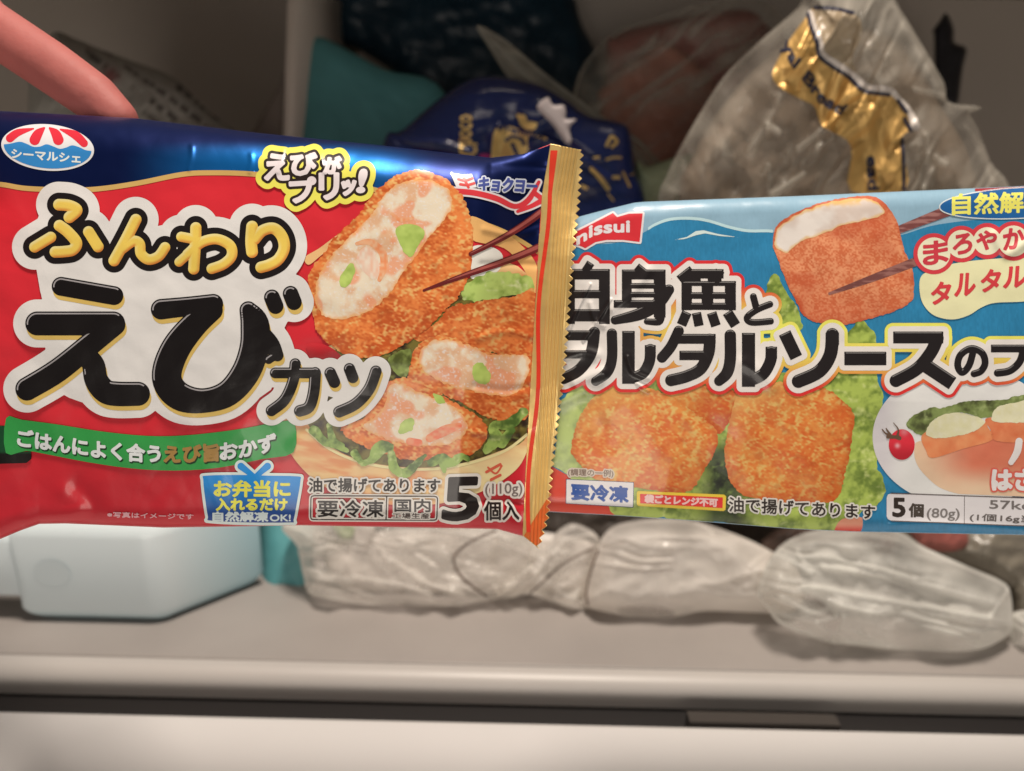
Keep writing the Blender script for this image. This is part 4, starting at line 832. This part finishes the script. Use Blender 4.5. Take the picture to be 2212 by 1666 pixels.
M_flap = mat('grey_flap', color=(.24, .21, .19), rough_=.55, var=.06)
bag('white_carton', 'plain grey carton edge leaning on the divider behind the red packet', 'carton', [(618, 140), (600, 190), (560, 260), (535, 300), (520, 420), (520, 1100), (600, 1100), (612, 300)], .57, .004, M_flap, .001, 90, 9, 14, .02, 4., sm=False)

# navy sweets bag with gold print
M_navy = mat('navy_film', color=(.012, .022, .105), rough_=.24, bump=.06, bscale=60, coat=.15, spec=.4)
navy, ND, NF = bag('sweets_bag', 'glossy navy bag with gold crest and white tie, behind the top of the red packet', 'bag', [(826, 315), (870, 280), (960, 205), (1040, 165), (1150, 180), (1220, 215), (1270, 250), (1340, 265), (1362, 290), (1372, 370), (1395, 440), (1420, 700), (1380, 1040), (1000, 1060), (840, 1000), (800, 600)], upright(.485), .015, M_navy, .005, 130, 12, 60, .05, 2.5, lines=[(T('F3', [(200, 370), (330, 405), (480, 410), (680, 455), (780, 490), (820, 525)]), 6, .0022), (T('F3', [(1370, 380), (1480, 440), (1600, 520), (1740, 600), (1860, 700)]), 6, .0022), (T('F3', [(950, 520), (960, 380), (1010, 290)]), 9, .002)])
def npart(name, f, m, lv=6, step=1.6): return emit(name, navy, cut(f, grow(NF, -2)), ND, (1, 1, 1), m, lv * 2, step)
M_ngold = mat('gold_ink', color=(.74, .52, .20), rough_=.40, metal=.75, bump=.1, bscale=120)
crest = minus(poly('F3', [(950, 440), (965, 330), (1010, 290), (1100, 290), (1210, 330), (1370, 375), (1360, 395), (1240, 370), (1230, 470), (1215, 520), (1190, 560), (960, 545), (945, 500)]), union(strokes('F3', [([(1060, 400), (1110, 370), (1180, 390), (1200, 430)], 14), ([(1110, 430), (1150, 520)], 16)]), ell(*T('F3', (1010, 310))[0], 5, 4)))
npart('gold_crest', crest, M_ngold)
npart('gold_crest', rough(poly('F3', [(1140, 200), (1200, 200), (1230, 250), (1300, 260), (1290, 310), (1240, 320), (1180, 290), (1160, 250)]), 3, 10, 2), M_ngold)
npart('script_lettering', grow(text('F3', 'Premium', (1010, 320), (1330, 388), (1040, 276)), .8), M_navy, 9, 1.)
npart('script_lettering', grow(text('F3', 'Choco', (690, 520), (700, 200), (830, 520)), .9), M_ngold, 6, 1.)
for q, r in (([(1730, 625), (1800, 700), (1860, 780)], 17), ([(1860, 820), (1905, 875)], 6), ([(1850, 550), (1900, 535), (1960, 535)], 9), ([(1905, 690), (1945, 690)], 14), ([(1980, 650), (2030, 760)], 9), ([(1660, 760), (1690, 775)], 12), ([(1850, 440), (1890, 370), (1930, 410), (1890, 450)], 13), ([(1750, 535), (1790, 530)], 8), ([(2040, 670), (2065, 660)], 7)):
    npart('gold_mark', strokes('F3', [(q, r)]), M_ngold, 6, 1.3)
M_mag = mat('magenta_ink', color=(.30, .02, .14), rough_=.3)
npart('pink_spot', ell(*T('F3', (895, 522))[0], 13, 5), M_mag)
# white tie knotted on the navy bag
M_tie = mat('white_tie_film', color=(.62, .55, .55), rough_=.4, bump=.1, bscale=80)
bag('bag_tie', 'small white knotted ribbon tie on the navy bag', 'ribbon', T('F3', [(1300, 130), (1385, 60), (1430, 120), (1510, 120), (1530, 180), (1530, 230), (1612, 235), (1560, 300), (1575, 410), (1530, 420), (1470, 340), (1420, 270), (1340, 190)]), upright(.464), .003, M_tie, .0005, 60, 14, 12, .004, 1.6)

# see-through bags
M_clear = mat('clear_film', color=(.62, .60, .52), rough_=.16, trans=.18, bump=.35, bscale=70)
M_clear2 = mat('crumpled_clear_film', color=(.93, .90, .85), rough_=.10, trans=.18, bump=.5, bscale=90)
M_milky = mat('milky_film', color=(.92, .88, .83), rough_=.24, trans=.18, bump=.2, bscale=50)
M_frost = mat('frosted_film', color=(.93, .93, .89), rough_=.14, trans=.18, bump=.35, bscale=60)
M_meat = mat('meat', color=(.36, .145, .10), rough_=.5, bump=.3, bscale=70, var=.25, vscale=30)
M_meat2 = mat('dark_meat', color=(.30, .09, .075), rough_=.5, bump=.3, bscale=70, var=.25, vscale=30)
bag('meat_slab', 'square reddish brown slab of frozen meat inside a clear bag, upper middle', 'frozen meat', [(1432, 84), (1500, 130), (1545, 175), (1560, 300), (1560, 900), (1330, 900), (1290, 200), (1350, 140)], .56, .010, M_meat, .003, 60, 3, 16, .03, 4., sm=False)
bag('meat_slab', 'darker red lump of frozen meat behind the square slab', 'frozen meat', [(1330, 80), (1420, 50), (1600, 20), (1660, 60), (1700, 150), (1700, 900), (1330, 900), (1310, 160)], .60, .016, M_meat2, .005, 60, 5, 30, .04, 4.)
film('freezer_bag', 'limp greyish see-through bag with a folded rim, beside the navy bag', 'plastic bag', [(1030, 55), (1090, 85), (1180, 160), (1300, 250), (1400, 320), (1440, 420), (1420, 800), (1300, 800), (1260, 460), (1230, 310), (1170, 240), (1100, 170), (1060, 110)], upright(.52), .012, M_clear, base=.38, ang=40., lam=34, pamp=.003, amp=.008, sc=60, seed=16, edge=30, thick=.012)
film('meat_bag', 'hazy clear bag wrapped around the frozen meat, upper middle', 'plastic bag', [(1235, 230), (1300, 90), (1420, 35), (1560, 0), (1680, 20), (1720, 200), (1700, 500), (1300, 500)], upright(.565), .012, M_clear, base=.24, ang=-35., lam=40, pamp=.003, amp=.010, sc=80, seed=61, edge=40, step=3.)
M_green = mat('green_wrap', color=(.40, .47, .30), rough_=.45, bump=.2, bscale=60, var=.12, vscale=25)
bag('green_parcel', 'pale green wrapped parcel just above the blue packet, right of the navy bag', 'parcel', [(1372, 370), (1400, 360), (1500, 330), (1600, 330), (1640, 700), (1620, 1060), (1400, 1060), (1380, 700)], upright(.50), .01, M_green, .005, 70, 18, 25, .03, 4.)
# bread bag
BPTS = [(1420, 460), (1440, 380), (1480, 300), (1560, 170), (1640, 90), (1720, 20), (1760, -30), (1900, -40), (1945, 20), (2000, 110), (2040, 180), (2050, 220), (2120, 232), (2095, 245), (2110, 270), (2140, 350), (2190, 440), (2220, 800), (2180, 1090), (1500, 1090), (1420, 800)]
M_bread = mat('bread_bag_film', color=(.74, .70, .62), rough_=.13, trans=.18, bump=.5, bscale=60)
bread, BD, BF = film('bread_bag', 'large crumpled clear bread bag with a gold printed band, standing behind the blue packet', 'bread bag', BPTS, upright(.455), .030, M_bread, base=.32, folds=[('B4', [(200, 980), (250, 1010), (290, 1040)], 5, .5, .0040), ('B4', [(590, 1160), (700, 1080), (690, 1010)], 5, .45, .0045), ('B4', [(160, 1360), (210, 1300), (200, 1500)], 4, .4, .0035), ('B4', [(230, 1530), (330, 1470), (480, 1370)], 5, .4, .0040), ('B4', [(440, 1170), (640, 1010), (760, 900)], 6, .25, .0045), ('B4', [(60, 1200), (240, 900), (330, 700)], 9, .2, .0040), ('B4', [(1520, 1230), (1560, 1270), (1600, 1290)], 5, .5, .0040), ('B4', [(1440, 1060), (1460, 1250), (1420, 1480)], 7, .3, .0040), ('B4', [(1350, 700), (1600, 760), (1850, 830)], 6, .35, .0035), ('B4', [(1760, 1000), (1850, 1150), (1990, 1450)], 7, .25, .0030), ('B4', [(1200, 60), (1400, 420), (1580, 760)], 9, .25, .0035)], ang=-58., lam=58, pamp=.004, amp=.012, sc=120, seed=22, edge=60, thick=.03, hem=.1, streak=.35)
M_crumb = mat('bread_loaf', color=(.30, .235, .175), rough_=.7, bump=.3, bscale=60, var=.2, vscale=20)
bag('bread_loaf', 'brownish loaf of bread seen faintly inside the clear bread bag', 'bread', [(1465, 480), (1500, 330), (1570, 215), (1660, 120), (1760, 60), (1930, 80), (2040, 240), (2100, 360), (2150, 600), (2120, 1080), (1520, 1080)], upright(.468), .012, M_crumb, .006, 90, 25, 50, .03, 5.)
def bpart(name, f, m, lv=8, step=1.8, par=None): return emit(name, par or bread, cut(f, grow(BF, -2)), BD, (1, 1, 1), m, lv * 4, min(step, 1.5))
M_band = mat('gold_band', color=(.72, .45, .15), rough_=.42, metal=.5, bump=.10, bscale=45, var=.2, vscale=30)
band = poly('B4', [(520, 110), (560, 70), (620, 200), (600, 420), (700, 520), (850, 610), (960, 700), (1120, 740), (1190, 755), (1290, 890), (1320, 1010), (1250, 1080), (1265, 1200), (1280, 1500), (850, 1500), (860, 1230), (820, 1100), (640, 1000), (590, 900), (560, 830), (440, 770), (300, 690), (235, 580), (330, 380), (430, 230)], True, 3)
gb = bpart('gold_band', band, M_band)
M_ink = mat('navy_ink', color=(.018, .02, .045), rough_=.35); M_wline = mat('white_ink', color=(.66, .60, .55), rough_=.35); M_tan = mat('tan_film', color=(.40, .32, .22), rough_=.3, bump=.3, bscale=60)
bpart('tan_window', poly('B4', [(560, 80), (700, 85), (860, 105), (935, 180), (930, 300), (870, 430), (880, 540), (900, 590), (700, 480), (615, 400), (590, 250), (550, 150)]), M_tan, 8.5)
bpart('white_line', strokes('B4', [([(535, 100), (560, 200), (610, 330), (630, 430), (760, 520), (880, 600), (980, 690), (1150, 710), (1230, 780), (1300, 850), (1360, 990)], (20, 22, 22, 26, 26, 26, 30, 28, 20, 18, 36))]), M_wline, 9.5)
bpart('navy_line', strokes('B4', [([(515, 110), (540, 215), (585, 330), (605, 440), (700, 520), (840, 610), (960, 715), (1150, 745)], 15), ([(1225, 795), (1290, 880)], 15), ([(1275, 935), (1325, 1025)], 15), ([(1255, 1100), (1268, 1300), (1270, 1490)], 14), ([(570, 60), (720, 65), (870, 100)], 13)]), M_ink, 10)
bw = lambda u, v: (np.interp(u, [0, .25, .45, .7, 1], [330, 410, 520, 620, 790]) + (v - .5) * 70, np.interp(u, [0, .25, .45, .7, 1], [340, 500, 640, 780, 880]) - (v - .5) * 95)
bpart('band_lettering', grow(text('B4', 'yal Bread', 0, 0, 0, bw), 1.5), M_ink, 10, 1.2)
ew = lambda u, v: (np.interp(u, [0, 1], [1020, 1030]) + (v - .5) * 85, np.interp(u, [0, 1], [1230, 1490]))
bpart('band_lettering', grow(text('B4', 'ead', 0, 0, 0, ew), 1.4), M_ink, 10, 1.2)
M_black = mat('black_pouch', color=(.012, .012, .016), rough_=.4)
bag('black_pouch', 'black leaf-shaped pouch tip sticking up deep at the right, behind the bread bag', 'pouch', [(2044, 28), (2060, 60), (2062, 92), (2088, 105), (2080, 150), (2066, 240), (2040, 260), (2060, 700), (2020, 700), (2018, 120), (2015, 70), (2030, 45)], .62, .01, M_black, .002, 60, 2, 14, .02, 3.)

# bags on the shelf under the packets
dS = fd(1150, 1310)
M_inwhite = mat('white_tray', color=(.66, .62, .58), rough_=.5, bump=.1, bscale=40, var=.05)
bag('white_food_lump', 'white frozen lump showing through the left clear bag on the shelf', 'frozen food', [(700, 1180), (800, 1150), (1000, 1140), (1180, 1150), (1300, 1180), (1330, 1250), (1290, 1285), (1120, 1288), (900, 1284), (740, 1270)], dS + .014, .008, M_inwhite, .003, 60, 3, 25, .02, 4.)
bag('green_food_piece', 'small pale green piece at the top of the left clear bag', 'frozen food', T('B6', [(470, 150), (600, 150), (605, 230), (545, 248), (500, 215)]), dS + .004, .003, M_green, .001, 30, 3, 8, .008, 2.5)
bag('white_food_piece', 'small whitish piece beside the green one at the top of the left clear bag', 'frozen food', T('B6', [(610, 150), (725, 150), (725, 220), (690, 280), (640, 290), (600, 250)]), dS + .004, .003, M_inwhite, .001, 30, 4, 8, .008, 2.5)
cb1, C1D, C1F = film('clear_bag', 'crumpled clear bag of pale food on the shelf, right of the teal cold pack', 'plastic bag', T('B6', [(250, 130), (258, 300), (290, 470), (320, 575), (400, 608), (560, 642), (700, 668), (900, 664), (1180, 668), (1400, 632), (1500, 612), (1560, 560), (1680, 450), (1740, 330), (1690, 230), (1560, 130)]), dS, .015, M_clear2, base=.42, folds=[('B6', [(600, 480), (750, 505), (930, 540), (1080, 592)], 4, .45, .0030), ('B6', [(850, 380), (930, 430), (1010, 500), (1200, 570), (1290, 600)], 5, .4, .0030), ('B6', [(720, 250), (770, 320), (820, 385)], 5, .3, .0025), ('B6', [(325, 575), (350, 545), (365, 540)], 3, .6, .0030), ('B6', [(1310, 345), (1380, 355), (1420, 360)], 3, .6, .0025), ('B6', [(1380, 270), (1480, 225), (1560, 260)], 4, .4, .0025), ('B6', [(880, 240), (1000, 290), (1180, 340)], 5, .3, .0025), ('B6', [(1290, 540), (1400, 590)], 4, .5, .002)],  # short fold at lower left is also whitened as a painted glint
    layers=[('B6', [(900, 370), (1000, 340), (1190, 365), (1290, 540), (1180, 570), (1010, 480)], 8, .35), ('B6', [(440, 380), (700, 290), (760, 380), (650, 440), (480, 450)], 12, -.2), ('B6', [(1450, 560), (1540, 545), (1560, 590), (1480, 600)], 4, -.3)], ang=12., lam=30, pamp=.004, amp=.014, sc=62, seed=33, edge=26, thick=.02)
cb2, C2D, C2F = film('clear_bag', 'twisted clear bag end on the shelf just left of the milky bag', 'plastic bag', T('B6', [(1480, 250), (1640, 230), (1780, 290), (1870, 190), (1960, 150), (2080, 200), (2125, 280), (2080, 450), (2040, 600), (2050, 680), (1990, 695), (1850, 645), (1690, 590), (1560, 612), (1490, 590), (1420, 480)]), dS + .004, .014, M_clear2, base=.5, folds=[('B6', [(1620, 480), (1760, 380), (1900, 260), (2080, 215)], 5, .4, .0028), ('B6', [(1700, 580), (1830, 610), (1980, 660)], 5, .35, .0025), ('B6', [(1800, 300), (1850, 230), (1960, 170)], 5, .3, .0025), ('B6', [(1560, 520), (1520, 575), (1500, 600)], 4, .4, .002)], ang=-38., lam=24, pamp=.004, amp=.013, sc=50, seed=35, edge=20, thick=.02)
cb3, C3D, C3F = film('milky_bag', 'milky white plastic bag wrapped tight around food, centre of the shelf', 'plastic bag', T('B7', [(98, 490), (120, 380), (165, 230), (215, 150), (300, 112), (480, 92), (640, 108), (850, 178), (1000, 250), (1120, 330), (1160, 470), (1080, 545), (930, 545), (800, 540), (660, 540), (560, 560), (470, 572), (340, 570), (230, 548), (130, 525)]), fd(1450, 1330), .017, M_milky, base=.90, fade=(1135, 1166, .4), folds=[('B7', [(200, 215), (330, 185), (600, 185), (850, 195), (990, 255)], 5, .2, .0020), ('B7', [(640, 110), (690, 140), (720, 165)], 4, .6, .0020), ('B7', [(560, 420), (750, 400), (950, 340), (1100, 330)], 12, .1, .0018), ('B7', [(900, 330), (930, 290), (990, 262)], 4, .4, .0020)],
    layers=[('B7', [(270, 520), (380, 508), (500, 525), (530, 560), (400, 580), (280, 560)], 5, -.5), ('B7', [(205, 250), (300, 215), (400, 225), (400, 260), (230, 270)], 8, -.15)], ang=4., lam=46, pamp=.0034, amp=.007, sc=90, seed=41, edge=34, thick=.03, streak=.25)
bag('brown_food', 'dark brown frozen food behind the frosted bag, under the blue packet', 'frozen food', T('B7', [(930, 230), (1050, 130), (1200, 90), (1450, 90), (1640, 130), (1600, 260), (1300, 300), (1000, 290)]), dS + .035, .012, mat('brown_food', color=(.13, .085, .07), rough_=.5, bump=.4, bscale=80, var=.5, vscale=60), .006, 40, 6, 20, .03, 3.)
cb4, C4D, C4F = film('frosted_bag', 'frosted greenish white plastic bag with soft folds, right end of the shelf', 'plastic bag', T('B7', [(935, 470), (945, 400), (985, 300), (1060, 210), (1200, 150), (1400, 130), (1600, 150), (1745, 235), (1950, 325), (2100, 390), (2145, 440), (2158, 560), (2150, 640), (2080, 690), (1990, 722), (1800, 735), (1600, 722), (1400, 702), (1290, 692), (1150, 650), (1040, 600), (990, 545)]), fd(1900, 1405), .015, M_frost, base=.60, fade=(1165, 1200, .45), folds=[('B7', [(905, 345), (950, 290), (1010, 270), (1100, 300), (1190, 355)], 5, .4, .0030), ('B7', [(1150, 420), (1300, 440), (1500, 480), (1750, 520), (2050, 575)], 6, .30, .0035), ('B7', [(1250, 330), (1500, 350), (1800, 430), (2060, 500)], 9, .25, .0030), ('B7', [(1345, 560), (1330, 620), (1290, 690)], 5, .35, .0025), ('B7', [(1220, 590), (1300, 570), (1310, 555)], 4, .5, .0030), ('B7', [(2055, 560), (2120, 470), (2145, 430)], 6, .35, .0025), ('B7', [(1420, 640), (1480, 680), (1560, 700)], 8, .3, .0025), ('B7', [(1120, 245), (1150, 300), (1200, 345)], 5, .3, .0020)],
    layers=[('B7', [(1980, 720), (2050, 590), (2140, 470), (2165, 560), (2150, 660), (2080, 700)], 5, .35), ('B7', [(945, 490), (990, 440), (1090, 425), (1200, 465), (1260, 520), (1130, 540), (970, 545)], 5, -.42), ('B7', [(1010, 560), (1200, 545), (1340, 560), (1290, 700), (1120, 640)], 6, -.28)], ang=13., lam=34, pamp=.0042, amp=.010, sc=90, seed=47, edge=30, thick=.03, hem=.3)
film('clear_bag', 'small end of a clear bag at the right edge, beside the frosted bag', 'plastic bag', T('B7', [(2150, 560), (2230, 530), (2400, 520), (2420, 720), (2200, 715), (2150, 680)]), fd(2230, 1400) + .004, .014, M_frost, base=.5, ang=30., lam=24, seed=49, edge=30)
M_gryb = mat('grey_green_bag', color=(.20, .18, .145), rough_=.3, bump=.3, bscale=40, var=.15, vscale=25)
bag('grey_bag', 'dim grey green bag under the blue packet at the far right', 'bag', T('B7', [(1640, 120), (2500, 120), (2500, 640), (2160, 640), (2140, 440), (1950, 340), (1740, 250)]), fd(1900, 1405) + .05, .02, M_gryb, .008, 90, 51, 50, .03, 4., fold=.004)
bag('red_parcel', 'dark red parcel wedged under the blue packet at right', 'parcel', T('B7', [(1660, 110), (1880, 110), (1950, 200), (1880, 250), (1740, 240), (1690, 200)]), fd(1900, 1405) + .03, .006, M_meat2, .003, 50, 53, 20, .02, 3.)
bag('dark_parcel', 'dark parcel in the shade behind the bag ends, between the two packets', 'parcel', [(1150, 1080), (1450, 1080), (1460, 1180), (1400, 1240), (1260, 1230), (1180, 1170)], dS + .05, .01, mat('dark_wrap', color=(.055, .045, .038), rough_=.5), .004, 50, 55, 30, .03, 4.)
# dark folded seams across the clear bags
M_seam = mat('bag_seam', color=(.16, .12, .10), rough_=.4)
def seam(parent, dep, z, pts, r):
    p = smooth(T(z, pts), False, 6); tube('bag_seam', parent, world(p[:, 0], p[:, 1], dep(p[:, 0], p[:, 1]) - .0006), r, M_seam, 6)
seam(cb1, C1D, 'B6', [(1480, 195), (1330, 260), (1225, 350), (1235, 430), (1300, 510), (1420, 600)], .0007)
seam(cb2, C2D, 'B6', [(1690, 585), (1780, 500), (1870, 420), (1990, 345), (2095, 300)], .0006)
seam(cb3, C3D, 'B7', [(170, 240), (135, 340), (112, 440), (118, 505)], .0008)

# ------------------------------------------------------------------ the hand holding the red packet
M_skin = mat('skin', color=(.46, .145, .132), rough_=.58, spec=.3, sss=.2, bump=.5, bscale=220, var=.07, vscale=60)
hand_d = .262
def hp(x, y, d): return world(np.array(float(x)), np.array(float(y)), np.array(d))
def capsule(bm, a, b, ra, rb, n=20, flat=1.):
    a = np.array(a); b = np.array(b); d = b - a; L = np.linalg.norm(d); d = d / L; x = np.cross(d, FW); x /= np.linalg.norm(x); y = np.cross(d, x)
    rings = []
    for k in range(7): th = math.pi / 2 * k / 6; rings.append((-ra * math.cos(th), max(ra * math.sin(th), 1e-5)))
    for k in range(7): th = math.pi / 2 * k / 6; rings.append((L + rb * math.sin(th), max(rb * math.cos(th), 1e-5)))
    prev = None
    for s, r in rings:
        cur = [bm.verts.new(a + d * s + r * (x * math.cos(2 * math.pi * k / n) + flat * y * math.sin(2 * math.pi * k / n))) for k in range(n)]
        if prev:
            for k in range(n): bm.faces.new((prev[k], prev[(k + 1) % n], cur[(k + 1) % n], cur[k]))
        else: bm.faces.new(cur[::-1])
        prev = cur
    bm.faces.new(prev)
bm = bmesh.new()
def finger(j, r):
    for i in range(len(j) - 1): capsule(bm, j[i], j[i + 1], r[i], r[i + 1], flat=.92)
px = .66 / 1106
R = lambda w_, d: w_ * px * d
finger([hp(-170, -160, .275), hp(-40, 45, .270), hp(112, 146, .2665), hp(202, 210, .2645), hp(252, 258, .2645)], [R(62, .27), R(57, .27), R(56, .267), R(53, .265), R(46, .264)])
finger([hp(-250, -40, .290), hp(-150, 200, .292), hp(-40, 310, .288), hp(60, 380, .284)], [.0095, .0090, .0082, .0070])
finger([hp(-280, 60, .292), hp(-180, 300, .292), hp(-60, 400, .288), hp(20, 460, .285)], [.0092, .0088, .0080, .0068])
finger([hp(-330, 180, .298), hp(-250, 400, .296), hp(-150, 500, .290), hp(-80, 540, .286)], [.0080, .0075, .0068, .0058])
finger([hp(-420, -40, .270), hp(-330, 180, .245), hp(-220, 330, .228), hp(-120, 420, .2235)], [.0120, .0105, .0098, .0080])
capsule(bm, hp(-330, -180, .285), hp(-400, 120, .295), .024, .020, flat=.6)
capsule(bm, hp(-240, -140, .28), hp(-330, 120, .293), .018, .017, flat=.6)
capsule(bm, hp(-420, -120, .285), hp(-700, -260, .30), .024, .022, flat=.75)
bmesh.ops.recalc_face_normals(bm, faces=bm.faces[:])
hand = bm_obj('hand', None, bm, M_skin, origin=hp(-400, 100, .29))
rm = hand.modifiers.new('skin', 'REMESH'); rm.mode = 'VOXEL'; rm.voxel_size = .0011; rm.use_smooth_shade = True
sm_ = hand.modifiers.new('soft', 'SMOOTH'); sm_.factor = .5; sm_.iterations = 14
tag(hand, 'hand reaching in from the upper left with its index finger pressing the red packet', 'hand')
